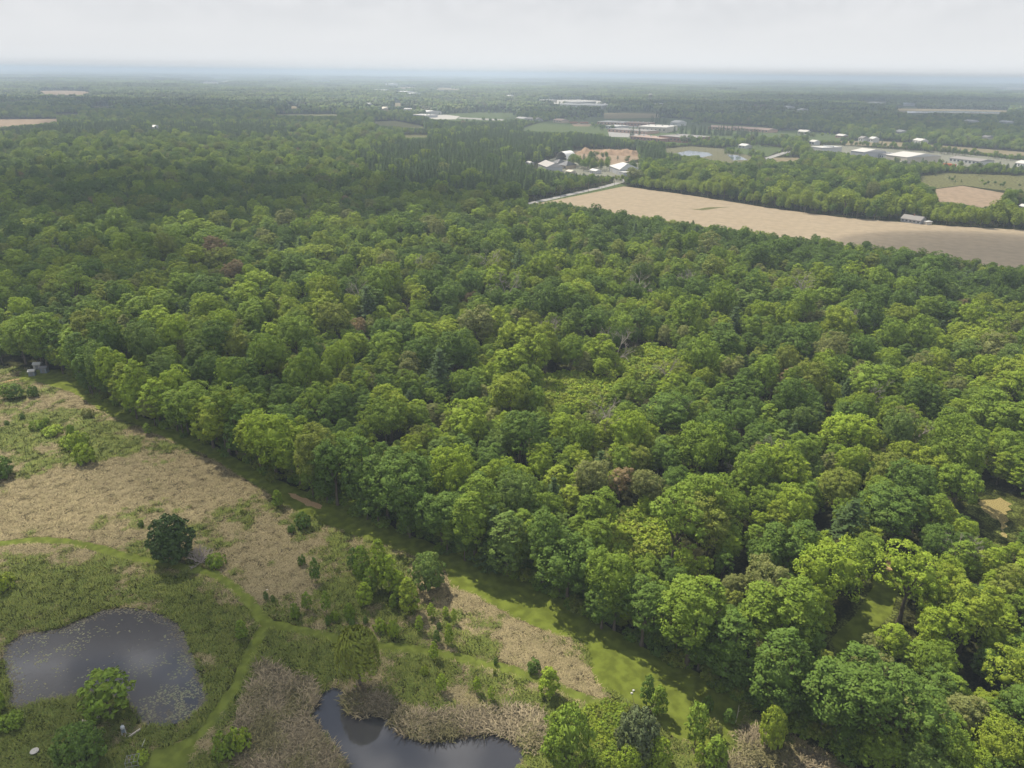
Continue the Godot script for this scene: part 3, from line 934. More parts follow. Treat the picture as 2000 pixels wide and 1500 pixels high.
func build_ground() -> void:
	land_list()
	carve_for_town()
	meadow_poly = edge_line.duplicate()
	meadow_poly.append_array(PackedVector2Array([Vector2(90, -40), Vector2(-330, -40)]))
	meadow_box = box_of(meadow_poly)
	for p in ponds:
		pond_boxes.append(box_of(p))
	for p in reeds:
		reed_boxes.append(box_of(p))
	for p in clearings:
		clear_boxes.append(box_of(p))
	# one sheet: fine under the meadow, ever coarser out to the horizon
	var xs := PackedFloat32Array()
	var zs := PackedFloat32Array()
	var x := -212.0
	while x < 132.0:
		xs.append(x)
		x += 0.8
	var step := 1.0
	while x < 60000.0:
		xs.append(x)
		x += step
		step *= 1.16
	step = 1.0
	x = -212.0 - 0.8
	while x > -60000.0:
		xs.insert(0, x)
		x -= step
		step *= 1.16
	var z := -52.0
	while z > -262.0:
		zs.append(z)
		z -= 0.8
	step = 1.0
	while z > -62000.0:
		zs.append(z)
		z -= step
		step *= 1.12
	step = 2.0
	z = -52.0 + 1.0
	while z < 6000.0:
		zs.insert(0, z)
		z += step
		step *= 1.35
	var v := PackedVector3Array()
	var n := PackedVector3Array()
	var c := PackedColorArray()
	var uv := PackedVector2Array()
	var uv2 := PackedVector2Array()
	var idx := PackedInt32Array()
	var floor_ := Color(0.060, 0.066, 0.026)
	var straw := Color(0.215, 0.176, 0.100)
	var green := Color(0.098, 0.118, 0.022)
	var far_ := Color(0.075, 0.11, 0.035)
	for zz in zs:
		for xx in xs:
			var p := Vector2(xx, zz)
			var y := 0.0
			var col := floor_
			if meadow_box.has_point(p) and in_meadow(p):
				var g := greenness(p)
				col = straw.lerp(green, g) * (1.0 + 0.25 * noise_b.get_noise_2d(p.x * 2.3 + 30.0, p.y * 2.3))
				if in_any(ponds, pond_boxes, p) >= 0:
					y = -0.7
					col = Color(0.10, 0.085, 0.055)
				elif in_any(reeds, reed_boxes, p) >= 0:
					y = -0.12
					col = Color(0.15, 0.125, 0.085)
			elif clear_boxes[0].grow(200.0).has_point(p) and in_any(clearings, clear_boxes, p) >= 0:
				col = Color(0.13, 0.155, 0.04)
			elif p.length() > 2300.0:
				y = terrain(xx, zz)
				col = far_ * (1.0 + 0.4 * noise_c.get_noise_2d(p.x * 0.4, p.y * 0.4))
			v.append(Vector3(xx, y, zz))
			n.append(Vector3.UP)
			c.append(col)
			uv.append(p / 7.0)
			uv2.append(p / 31.0)
	var w := xs.size()
	for j in zs.size() - 1:
		for i in w - 1:
			var a := j * w + i
			# rows run away from the camera, columns to the right
			idx.append_array(PackedInt32Array([a, a + w, a + 1, a + 1, a + w, a + w + 1]))
	var arr := []
	arr.resize(Mesh.ARRAY_MAX)
	arr[Mesh.ARRAY_VERTEX] = v
	arr[Mesh.ARRAY_NORMAL] = n
	arr[Mesh.ARRAY_COLOR] = c
	arr[Mesh.ARRAY_TEX_UV] = uv
	arr[Mesh.ARRAY_TEX_UV2] = uv2
	arr[Mesh.ARRAY_INDEX] = idx
	var m := ArrayMesh.new()
	m.add_surface_from_arrays(Mesh.PRIMITIVE_TRIANGLES, arr)
	structure("ground", m, M.ground)
	for k in 3:
		structure("pond_water", sheet(ponds[k], -0.2), M.water)
	structure("mown_grass", sheet(roughened(lawn_strip, 1.5, 0.5), 0.012, 34.0), M.mown)
	structure("mown_grass", sheet(roughened(lawn_corner, 1.0, 0.3), 0.012, 30.0), M.path)
	structure("mown_path", sheet(ribbon(path_a, 2.4, 0.6), 0.022, 26.0), M.path)
	structure("mown_path", sheet(ribbon(path_b, 2.4, 0.7), 0.018, 26.0), M.path)
	structure("sand_patch", sheet(roughened(PackedVector2Array([Vector2(-57.5, -160.1), Vector2(-55.4, -159.6), Vector2(-50.3, -156.4), Vector2(-47.1, -154.3), Vector2(-47.1, -152.7), Vector2(-50.7, -154.2), Vector2(-55.2, -157.4)]), 0.7, 0.35), 0.03, 4.0), M.sand)
	structure("sand_path", sheet(ribbon(PackedVector2Array([Vector2(-182.8, -222.4), Vector2(-176.4, -228.3), Vector2(-174.6, -231.0), Vector2(-172.4, -232.0)]), 1.6, 0.4), 0.03, 4.0), M.sand)
	structure("sand_path", sheet(roughened(Geometry2D.offset_polygon(clearings[4], -4.0)[0], 1.0, 0.8), 0.02, 4.0), M.straw_floor)
	structure("grass_path", sheet(Geometry2D.offset_polygon(clearings[3], -1.2)[0], 0.02, 30.0), M.mown)
	structure("tee_pad", sheet(PackedVector2Array([Vector2(85.0, -134.9), Vector2(87.0, -134.5), Vector2(85.4, -130.8), Vector2(83.1, -130.8)]), 0.06, 4.0), M.sand)
	var lake_level := 0.0
	for row in open_land:
		var y: float = row[3]
		var poly: PackedVector2Array = row[2]
		var mid := row[4].get_center() as Vector2
		if mid.length() > 2300.0:
			for p in poly:
				y = maxf(y, terrain(p.x, p.y) + 1.0)
		structure(row[0], sheet(poly, y, 34.0, -0.24), row[1])
		if row[0] == "lakeshore":
			lake_level = y
	structure("green_patch", sheet(roughened(PackedVector2Array([Vector2(144, -599), Vector2(164, -611), Vector2(180, -613), Vector2(166, -603), Vector2(152, -594)]), 6.0, 3.0), 0.09), M.hay)
	# roads
	structure("road", sheet(ribbon(PackedVector2Array([Vector2(-40, -546), Vector2(10, -614), Vector2(54, -676), Vector2(87, -722), Vector2(109, -760), Vector2(119, -784), Vector2(125, -805)]), 7.0), 0.09, 12.0), M.asphalt)
	structure("driveway", sheet(ribbon(PackedVector2Array([Vector2(104, -752), Vector2(110, -787), Vector2(118, -822), Vector2(120, -850)]), 9.0), 0.13, 12.0), M.gravel)
	structure("road", sheet(ribbon(PackedVector2Array([Vector2(306, -951), Vector2(326, -989), Vector2(409, -1123), Vector2(439, -1176)]), 9.0), 0.09, 12.0), M.asphalt)
	structure("far_water", sheet(PackedVector2Array([Vector2(222, -1056), Vector2(253, -1104), Vector2(276, -1077), Vector2(273, -1041), Vector2(252, -1012), Vector2(225, -1022)]), 0.08), M.far_water)
	structure("far_water", sheet(PackedVector2Array([Vector2(295, -1051), Vector2(308, -1045), Vector2(305, -987), Vector2(283, -978)]), 0.08), M.far_water)
	structure("far_water", sheet(PackedVector2Array([Vector2(1267, -2516), Vector2(1463, -2593), Vector2(1605, -2551), Vector2(1534, -2435), Vector2(1385, -2451), Vector2(1208, -2390)]), lake_level + 0.3), M.far_water)


# ---------------------------------------------------------------- the woods

var forest := Copies.new()
var singles := []        # the trees that stand out enough to be things of their own


# How tall a tree may grow here without hiding open ground or a house behind it.
func headroom(p: Vector2) -> float:
	var most := 99.0
	var away := p.normalized()
	for q in carved:
		if inside(q[0], q[1], p):
			var poly: PackedVector2Array = q[2]
			if Geometry2D.is_point_in_polygon(p, poly):
				return 0.0
			var reach: float = (q[1] as Rect2).size.length()
			for k in 14:
				var d := reach * pow((k + 1) / 14.0, 1.6)
				if Geometry2D.is_point_in_polygon(p + away * d, poly):
					most = minf(most, q[3] + d * 0.92 * EYE / (p.length() + d))
					break
	return most


func open_at(p: Vector2) -> bool:
	if in_meadow(p):
		return true
	for row in open_land:
		if inside(row[2], row[4], p):
			return true
	return in_any(clearings, clear_boxes, p) >= 0


var conifer_land := [
	PackedVector2Array([Vector2(-186, -838), Vector2(-168, -1010), Vector2(-115, -1172), Vector2(-5, -1306), Vector2(117, -1204), Vector2(232, -1057), Vector2(194, -876), Vector2(140, -871), Vector2(103, -771), Vector2(25, -653), Vector2(-2, -632), Vector2(-45, -620), Vector2(-105, -673)]),
	PackedVector2Array([Vector2(-283, -1532), Vector2(4, -1599), Vector2(4, -1308), Vector2(-239, -1338)]),
	PackedVector2Array([Vector2(-869, -1285), Vector2(-738, -1330), Vector2(-407, -1360), Vector2(-331, -1101), Vector2(-624, -1147), Vector2(-739, -1088)]),
]


# belts of trees with a colour of their own: along a line, within so many metres, a tone
var belts := [
	[PackedVector2Array([Vector2(64, -489), Vector2(106, -463), Vector2(138, -436), Vector2(162, -409), Vector2(190.9, -383.4), Vector2(220.6, -362.5), Vector2(245.5, -340.7)]), 30.0, 1, 0.8],
	[PackedVector2Array([Vector2(124, -735), Vector2(162, -698), Vector2(216, -626), Vector2(260, -585), Vector2(295, -565)]), 45.0, 3, 0.5],
	[PackedVector2Array([Vector2(315, -558), Vector2(344, -548), Vector2(391, -531)]), 30.0, 3, 0.85],
]


func tone_at(p: Vector2, r: RandomNumberGenerator) -> int:
	for b in belts:
		var line: PackedVector2Array = b[0]
		for k in line.size() - 1:
			if Geometry2D.get_closest_point_to_segment(p, line[k], line[k + 1]).distance_to(p) < b[1] and r.randf() < b[3]:
				return b[2]
	var n := noise_a.get_noise_2d(p.x * 0.9, p.y * 0.9) + r.randf_range(-0.42, 0.42)
	var q := r.randf()
	if q < 0.0015:
		return 7
	if q < 0.045:
		return 6
	if q < 0.09:
		return 5
	if q < 0.13:
		return 4
	if n < -0.16:
		return 1
	if n < 0.16:
		return 0
	return 2 if n < 0.42 else 3


func near_kind(r: RandomNumberGenerator, big: bool) -> String:
	var q := r.randf()
	if big:
		return ["oak0", "oak1", "oak2", "maple3", "oak1", "maple4", "oak2", "ash9", "ash8"][mini(8, int(q * 8.7))]
	return ["maple3", "oak2", "slim6", "slim7", "maple4", "ash8", "oak0", "maple5"][int(q * 7.99)]


func build_woods() -> void:
	var r := RandomNumberGenerator.new()
	r.seed = 99
	var grid := {}
	var cone_boxes := []
	for p in conifer_land:
		cone_boxes.append(box_of(p))
	var trees := []
	for pass_ in 2:
		var cell := 9.6 if pass_ == 0 else 4.9
		var z := -66.0
		while z > -2000.0:
			var half := 0.70 * -z + 62.0
			var x := -half
			while x < half:
				var p := Vector2(x + r.randf_range(-0.42, 0.42) * cell, z + r.randf_range(-0.42, 0.42) * cell)
				x += cell
				if pass_ == 0 and r.randf() > 0.72:
					continue
				if pass_ == 1 and (r.randf() > 0.84 or (-z > 1100.0 and r.randf() > 0.8)):
					continue
				if open_at(p):
					continue
				var big := pass_ == 0
				var room := headroom(p)
				if room < 3.0:
					continue
				var R := (3.3 + 3.7 * pow(r.randf(), 2.1)) if big else r.randf_range(2.2, 3.7)
				var key := Vector2i((p / 10.0).floor())
				if not big:
					var hit := false
					for a in range(-1, 2):
						for b in range(-1, 2):
							for t in grid.get(key + Vector2i(a, b), []):
								if t[0].distance_to(p) < t[1] * 0.72:
									hit = true
					if hit:
						continue
				else:
					grid.get_or_add(key, []).append([p, R])
				var h := r.randf_range(14.5, 22.5) if big else r.randf_range(8.5, 17.0)
				h = clampf(h, R * 2.4, R * 3.4) if big else clampf(h, R * 2.2, R * 3.3)
				h *= 1.0 + 0.24 * noise_a.get_noise_2d(p.x * 0.7 + 200.0, p.y * 0.7)
				if h > room:
					room = maxf(2.5, room * r.randf_range(0.68, 1.22))
					R = clampf(R * room / h, 1.6, R)
					h = minf(h, room)
				var kind := near_kind(r, big)
				var tone := tone_at(p, r)
				if in_any(conifer_land, cone_boxes, p) >= 0 and r.randf() < 0.6:
					kind = "pine0" if r.randf() < 0.5 else "pine1"
					h = minf(room, r.randf_range(16.0, 22.0))
					R = r.randf_range(2.6, 3.6) * minf(1.0, h / 14.0)
				elif r.randf() < 0.02:
					kind = "pine0" if r.randf() < 0.5 else "spruce0"
				trees.append([p, R, h, kind, tone, r.randf() * TAU])
			z -= cell
	# a row of wide old trees leans out over the mown strip
	var run := 0.0
	for k in range(2, edge_line.size() - 1):
		var a := edge_line[k]
		var b := edge_line[k + 1]
		while run < a.distance_to(b):
			var p := a.lerp(b, run / a.distance_to(b))
			var q := p + (b - a).normalized().orthogonal() * r.randf_range(1.2, 3.6)
			run += r.randf_range(6.5, 10.5)
			trees.append([q, r.randf_range(4.6, 7.4), r.randf_range(15.0, 21.5), ["oak2", "maple3", "oak0", "maple4", "oak2", "slim7"][r.randi() % 6], tone_at(q, r), r.randf() * TAU])
		run -= a.distance_to(b)
	for t in trees:
		var p: Vector2 = t[0]
		var kind: String = t[3]
		var dist := Vector3(p.x, EYE, p.y).length()
		if dist < 300.0 and -p.y > 82.0 and absf(p.x) < 0.655 * -p.y + 30.0:
			singles.append([dist, t])
		else:
			forest.put(kind, tree_place(t), leaf_tint(t[4], kind, r))
	singles.sort_custom(func(a, b): return a[0] < b[0])
	while singles.size() > 300:
		var t: Array = singles.pop_back()[1]
		forest.put(t[3], tree_place(t), leaf_tint(t[4], t[3], r))
	print("trees ", trees.size(), " singles ", singles.size(), " last ", singles.back()[0] if singles else 0)
	# farther off, patches of wood
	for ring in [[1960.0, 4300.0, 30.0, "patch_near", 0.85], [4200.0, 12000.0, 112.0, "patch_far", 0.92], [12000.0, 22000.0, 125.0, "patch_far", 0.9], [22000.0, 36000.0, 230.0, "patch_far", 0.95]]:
		var cell: float = ring[2]
		var z: float = -ring[0]
		while z > -ring[1]:
			var half := 0.70 * -z + 80.0
			var x := -half
			while x < half:
				var p := Vector2(x + r.randf_range(-0.3, 0.3) * cell, z + r.randf_range(-0.3, 0.3) * cell)
				x += cell
				if r.randf() > ring[4] or open_at(p) or headroom(p) < 17.0:
					continue
				# farmland and clearings far off
				if -z > 5000.0 and noise_c.get_noise_2d(p.x * 0.22, p.y * 0.5) > 0.30:
					continue
				var tone := tone_at(p * 0.3, r)
				var b := Basis(Vector3.UP, r.randf() * TAU).scaled(Vector3(1, r.randf_range(0.8, 1.2), 1))
				forest.put(ring[3] + str(r.randi() % 3), Transform3D(b, Vector3(p.x, terrain(p.x, p.y) - 0.5, p.y)), tones[tone] * Color(0.82, 0.86, 1.7) * r.randf_range(0.55, 0.8) * lerpf(1.0, 0.55, smoothstep(-0.05, 0.2, noise_c.get_noise_2d(p.x * 0.15 + 900.0, p.y * 0.5))))  # bluish haze and darker bands of cloud shade are painted into the tint
			z -= cell


func base_size(kind: String) -> Vector2:
	# crown radius and height of the mesh as it was built
	match kind:
		"oak0": return Vector2(5.9, 18.0)
		"oak1": return Vector2(6.2, 17.0)
		"oak2": return Vector2(5.6, 18.5)
		"maple3": return Vector2(4.6, 19.5)
		"maple4": return Vector2(4.9, 19.0)
		"maple5": return Vector2(4.3, 20.0)
		"slim6": return Vector2(3.1, 16.5)
		"slim7": return Vector2(3.4, 15.5)
		"ash8": return Vector2(4.4, 19.0)
		"ash9": return Vector2(5.0, 18.0)
		"pine0": return Vector2(3.6, 21.0)
		"pine1": return Vector2(3.2, 22.0)
		"spruce0": return Vector2(3.0, 17.0)
	return Vector2(1, 1)


func tree_place(t: Array) -> Transform3D:
	var s := base_size(t[3])
	var k: float = clampf(t[1] / s.x, 0.28, 1.5)
	var hh: float = clampf(t[2] / s.y, 0.2, 1.4)
	return Transform3D(Basis(Vector3.UP, t[5]).scaled(Vector3(k, hh, k)), Vector3(t[0].x, 0, t[0].y))


func leaf_tint(tone: int, kind: String, r: RandomNumberGenerator) -> Color:
	if kind.begins_with("pine") or kind.begins_with("spruce"):
		return Color(0.066, 0.108, 0.036) * r.randf_range(0.8, 1.3)
	return tones[tone] * r.randf_range(0.85, 1.15)


func tree_mesh(kind: String) -> ArrayMesh:
	# trunk and crown in one, for the uncounted trees
	var m := ArrayMesh.new()
	m.add_surface_from_arrays(Mesh.PRIMITIVE_TRIANGLES, crowns[kind].surface_get_arrays(0))
	m.surface_set_material(0, M.leaf)
	m.add_surface_from_arrays(Mesh.PRIMITIVE_TRIANGLES, trunks[kind].surface_get_arrays(0))
	m.surface_set_material(1, M.bark)
	return m


func stuff(called: String, label: String) -> Node3D:
	var o := Node3D.new()
	o.name = numbered(called)
	o.set_meta("kind", "stuff")
	o.set_meta("label", label)
	add_child(o, true)
	return o


func build_plants() -> void:
	make_plants()
	build_woods()
	for k in 3:
		crowns["patch_near%d" % k] = make_patch(500 + k, 16.0, 16, 3.6, 6.0, 12.0, 21.0)
		crowns["patch_far%d" % k] = make_patch(510 + k, 64.0, 128, 5.0, 9.0, 12.0, 22.0)
	var wood := stuff("forest", "green broadleaf forest spreading from behind the front trees to the hazy horizon")
	for key in forest.where:
		if key.begins_with("patch"):
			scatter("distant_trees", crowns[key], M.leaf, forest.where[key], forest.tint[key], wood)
		else:
			scatter("conifers" if key.begins_with("pine") or key.begins_with("spruce") else "broadleaf_trees", tree_mesh(key), null, forest.where[key], forest.tint[key], wood)
	build_single_trees()
	build_meadow_cover()
	build_meadow_plants()


var landmarks := [
	[Vector2(-51.9, -156.6), "the tan sand patch"], [Vector2(-88.8, -187.5), "the tan mound at the wood edge"], [Vector2(-170.9, -239.6), "the sheds by the mown corner"], [Vector2(-126.8, -210.5), "the upper bend of the mown strip"],
	[Vector2(36.8, -98.0), "the pale bench on the lawn"], [Vector2(22.0, -95.9), "the two white markers on the lawn"], [Vector2(-23.3, -139.3), "the thicket in the meadow"], [Vector2(28.7, -142.3), "the scrubby clearing behind the front maples"],
	[Vector2(20.9, -225.0), "the long scrub clearing"], [Vector2(51.3, -251.8), "the farther small scrub clearing"], [Vector2(85.3, -132.8), "the sandy tee pad in the wood"], [Vector2(69.9, -113.8), "the sunlit grass path in the wood"], [Vector2(122.1, -155.2), "the straw clearing at the right edge"],
	[Vector2(43.1, -86.8), "the vivid tree by the reedy pond"], [Vector2(6.8, -118.7), "the sunlit bend of the mown strip"], [Vector2(49.8, -83.0), "the reeds at the bottom right"], [Vector2(75.2, -84.3), "the bottom right corner of the view"], [Vector2(-6.3, -130.2), "the shaded middle of the mown strip"],
]


func ordinal(n: int) -> String:
	return ["nearest", "second nearest", "third nearest", "fourth nearest", "fifth nearest", "sixth nearest", "seventh nearest", "eighth nearest", "ninth nearest"][n] if n < 9 else "%dth nearest" % (n + 1)


func build_single_trees() -> void:
	var protos := {}
	var rows := []
	for s in singles:
		var t: Array = s[1]
		var conifer: bool = t[3].begins_with("pine") or t[3].begins_with("spruce")
		var size: String = "broad" if t[1] > 5.4 else ("tall" if t[2] > 17.0 else ("small" if t[2] < 13.5 else "slender"))
		var look: String = size + " dark bluish conifer" if conifer else size + " " + tone_words[t[4]] + " broadleaf tree"
		rows.append([t, conifer, look])
	for row in rows:
		var t: Array = row[0]
		var best := 0
		for k in landmarks.size():
			if landmarks[k][0].distance_to(t[0]) < landmarks[best][0].distance_to(t[0]):
				best = k
		var place: Vector2 = landmarks[best][0]
		var rank := 0
		for other in rows:
			if other[2] == row[2] and other[0][0].distance_to(place) < place.distance_to(t[0]):
				rank += 1
		var key := "%s/%d" % [t[3], t[4]]
		var o: Node3D
		var called := "conifer_tree" if row[1] else "broadleaf_tree"
		if protos.has(key):
			o = protos[key].duplicate()
		else:
			o = Node3D.new()
			protos[key] = o
			part("crown", crowns[t[3]], M.needle if row[1] else M["leaf%d" % t[4]], o)
			part("trunk", trunks[t[3]], M.bark, o)
		o.name = numbered(called)
		o.transform = tree_place(t)
		tag(o, "%s %s to %s" % [row[2], ordinal(rank), landmarks[best][1]], "tree", "trees at the front of the wood")
		add_child(o, true)


func build_meadow_cover() -> void:
	var r := RandomNumberGenerator.new()
	r.seed = 31
	var sets := Copies.new()
	var lawn_box := box_of(lawn_strip)
	var ribbons := [ribbon(path_a, 2.5), ribbon(path_b, 2.5), lawn_corner]
	var ribbon_boxes := []
	for q in ribbons:
		ribbon_boxes.append(box_of(q))
	for k in 150000:
		# denser where it is nearer
		var z := -70.0 - 175.0 * pow(r.randf(), 1.35)
		var half := 0.72 * -z + 34.0
		var p := Vector2(r.randf_range(-half, minf(half, 75.0)), z)
		if not in_meadow(p) or in_any(ponds, pond_boxes, p) >= 0:
			continue
		var turn := Basis(Vector3.UP, r.randf() * TAU)
		if in_any(reeds, reed_boxes, p) >= 0:
			for q in 1:
				var s := r.randf_range(0.8, 1.9)
				var g := smoothstep(-0.12, 0.3, noise_b.get_noise_2d(p.x * 1.1 + 80.0, p.y * 1.1))
				var col := Color(0.195, 0.162, 0.105).lerp(Color(0.135, 0.125, 0.055), g * 0.95) * r.randf_range(0.45, 1.45)
				var at := p + Vector2(r.randf_range(-0.5, 0.5), r.randf_range(-0.5, 0.5))
				sets.put("reed", Transform3D(turn.scaled(Vector3(s, s * r.randf_range(0.7, 1.1), s)), Vector3(at.x, -0.12, at.y)), col)
			continue
		if in_any(ribbons, ribbon_boxes, p) >= 0 or inside(lawn_strip, lawn_box, p):
			continue
		var g := clampf(greenness(p) + r.randf_range(-0.28, 0.28), 0.0, 1.0)
		var s := r.randf_range(0.7, 1.35)
		if g < 0.5:
			sets.put("straw%d" % (r.randi() % 2), Transform3D(turn.scaled(Vector3(s, s * r.randf_range(0.6, 1.2), s)), Vector3(p.x, 0, p.y)), Color(0.300, 0.250, 0.140).lerp(Color(0.19, 0.18, 0.065), g * 1.4) * r.randf_range(0.8, 1.14))
		else:
			sets.put("green%d" % (r.randi() % 2), Transform3D(turn.scaled(Vector3(s, s * r.randf_range(0.6, 1.4), s)), Vector3(p.x, 0, p.y)), Color(0.150, 0.170, 0.034).lerp(Color(0.092, 0.130, 0.022), r.randf()) * r.randf_range(0.84, 1.14))
	var meshes := {"straw0": make_tuft(601, 12, 0.62, 0.20, 0.032, 0.5), "straw1": make_tuft(602, 12, 0.75, 0.13, 0.028, 0.6), "green0": make_tuft(603, 10, 0.45, 0.40, 0.05, 0.5), "green1": make_tuft(604, 10, 0.55, 0.3, 0.06, 0.55), "reed": make_tuft(605, 18, 0.85, 0.62, 0.05, 0.6)}
	var grass := stuff("meadow_grass", "matted straw and green grass covering the meadow round the ponds")
	var bed := stuff("reed_beds", "pale dead reeds standing in beds round the ponds")
	for key in sets.where:
		scatter("reeds" if key == "reed" else ("dry_grass" if key.begins_with("straw") else "green_grass"), meshes[key], M.straw, sets.where[key], sets.tint[key], bed if key == "reed" else grass)
	# floating leaves and scum on the first pond
	var pads := []
	var pad_tint := []
	var disc := Shape.new()
	for k in 7:
		var a := TAU * k / 7.0
		var b := TAU * (k + 1) / 7.0
		disc.tri(Vector3.ZERO, Vector3(cos(a), 0, sin(a)) * (0.8 + 0.3 * sin(k * 2.1)), Vector3(cos(b), 0, sin(b)) * (0.8 + 0.3 * sin(((k + 1) % 7) * 2.1)), Vector3.UP, Color.WHITE)
	var seeds := [[Vector2(-61.1, -100.9), 5.5, 500], [Vector2(-60.8, -96.0), 5.0, 420], [Vector2(-54.9, -92.7), 4.5, 800], [Vector2(-57.0, -89.5), 4.0, 600], [Vector2(-88.5, -102.9), 5.0, 260], [Vector2(-83.1, -105.0), 4.0, 200], [Vector2(-89.0, -99.2), 3.0, 110], [Vector2(-81.5, -109.1), 4.0, 130], [Vector2(-76.8, -115.7), 3.5, 130], [Vector2(-80.1, -98.1), 3.0, 60], [Vector2(-84.4, -93.4), 3.0, 140], [Vector2(-86.9, -108.3), 2.5, 90], [Vector2(-58.3, -102.2), 1.6, 120]]
	for row in seeds:
		for k in row[2]:
			var p: Vector2 = row[0] + Vector2(r.randfn(0, row[1]), r.randfn(0, row[1] * 0.8))
			if not inside(pond_a, pond_boxes[0], p) or noise_b.get_noise_2d(p.x * 1.6, p.y * 1.6) < -0.04:
				continue
			var s := r.randf_range(0.08, 0.26)
			pads.append(Transform3D(Basis(Vector3.UP, r.randf() * TAU).scaled(Vector3(s, 1, s * r.randf_range(0.5, 1.0))), Vector3(p.x, -0.19 + r.randf() * 0.008, p.y)))
			pad_tint.append(Color(0.165, 0.155, 0.098).lerp(Color(0.125, 0.145, 0.082), r.randf()) * r.randf_range(0.75, 1.15))
	for k in 2400:
		# a rim of scum along the shore, widest at the lower right
		var e := r.randi() % pond_a.size()
		var p := pond_a[e].lerp(pond_a[(e + 1) % pond_a.size()], r.randf())
		p += (pond_boxes[0].get_center() - p).normalized() * absf(r.randfn(0.0, 3.2 if e > 14 and e < 21 else 1.0))
		if not inside(pond_a, pond_boxes[0], p):
			continue
		var s := r.randf_range(0.08, 0.30)
		pads.append(Transform3D(Basis(Vector3.UP, r.randf() * TAU).scaled(Vector3(s, 1, s * r.randf_range(0.5, 1.0))), Vector3(p.x, -0.19 + r.randf() * 0.008, p.y)))
		pad_tint.append(Color(0.085, 0.078, 0.058) * r.randf_range(0.7, 1.2))
	var float_ := stuff("floating_leaves", "dull green leaves floating in drifts on the left pond")
	scatter("leaf_pads", disc.mesh(), M.pad, pads, pad_tint, float_)
	# scrub in the clearings and along the foot of the wood
	var low := []
	var low_tint := []
	for k in 4200:
		var which := r.randi() % 4
		var p: Vector2
		if which < 3:
			var b: Rect2 = clear_boxes[which]
			p = b.position + Vector2(r.randf(), r.randf()) * b.size
			if not inside(clearings[which], b, p):
				continue
		else:
			var e := r.randi_range(3, edge_line.size() - 3)
			p = edge_line[e].lerp(edge_line[e + 1], r.randf()) + Vector2(r.randf_range(-1, 8), r.randf_range(-8, 0))
			if in_meadow(p) or in_any(clearings, clear_boxes, p) >= 0:
				continue
		var s := r.randf_range(0.5, 1.4) * (1.7 if which < 3 else 1.1)
		low.append(Transform3D(Basis(Vector3.UP, r.randf() * TAU).scaled(Vector3(s, s * r.randf_range(0.6, 1.2), s)), Vector3(p.x, 0, p.y)))
		low_tint.append(tones[[2, 3, 0, 4][r.randi() % 4]] * r.randf_range(0.85, 1.25) if which < 3 else tones[[0, 1, 4][r.randi() % 3]] * r.randf_range(0.8, 1.1))
	for k in 420:
		# bright scrub between the lawn and the right-hand pond
		var q := PackedVector2Array([Vector2(12.4, -91.0), Vector2(16.6, -93.3), Vector2(20.9, -92.2), Vector2(19.1, -88.5), Vector2(21.9, -82.6), Vector2(27.3, -80.9), Vector2(13.5, -79.8), Vector2(13.3, -86.4)])
		var b := box_of(q)
		var p := b.position + Vector2(r.randf(), r.randf()) * b.size
		if not inside(q, b, p):
			continue
		var s := r.randf_range(0.35, 0.9)
		low.append(Transform3D(Basis(Vector3.UP, r.randf() * TAU).scaled(Vector3(s, s, s)), Vector3(p.x, 0, p.y)))
		low_tint.append(tones[[2, 0, 3, 4][r.randi() % 4]] * r.randf_range(0.7, 1.1))
	var scrub := stuff("undergrowth", "bright low scrub filling the clearings and the foot of the wood")
	scatter("low_bushes", crowns.bush1, M.leaf, low, low_tint, scrub)


# ---------------------------------------------------------------- single plants of the meadow

func plant(called: String, kind: String, trunk: String, leaf: Material, x: float, z: float, h: float, w: float, label: String, group := "") -> void:
	var sizes := {"bush0": [1.0, 1.6], "bush1": [1.1, 1.4], "sapling0": [0.95, 4.0], "sapling1": [1.15, 4.0], "young0": [1.6, 6.0], "young1": [1.5, 6.0], "cedar0": [2.2, 4.6], "round0": [3.2, 7.0], "willow0": [4.0, 8.0], "slim6": [3.1, 16.5], "slim7": [3.4, 15.5], "spruce0": [3.0, 17.0], "pine0": [3.6, 21.0], "bare_bush": [1.5, 3.0], "oak2": [5.6, 18.5], "maple4": [4.9, 19.0]}
	var b: Array = sizes[kind]
	var o := thing(called, label, "bush" if called.contains("bush") else "tree", Vector3(x, 0, z), fposmod(x * 12.9 + z * 7.7, TAU), group)
	var k: float = w * 0.5 / b[0]
	o.scale = Vector3(k, h / b[1], k)
	if kind.begins_with("bare"):
		part("branches", crowns[kind], M.twig, o)
	else:
		part("crown", crowns[kind], leaf, o)
		if trunk:
			part("trunk", trunks[trunk], M.bark, o)


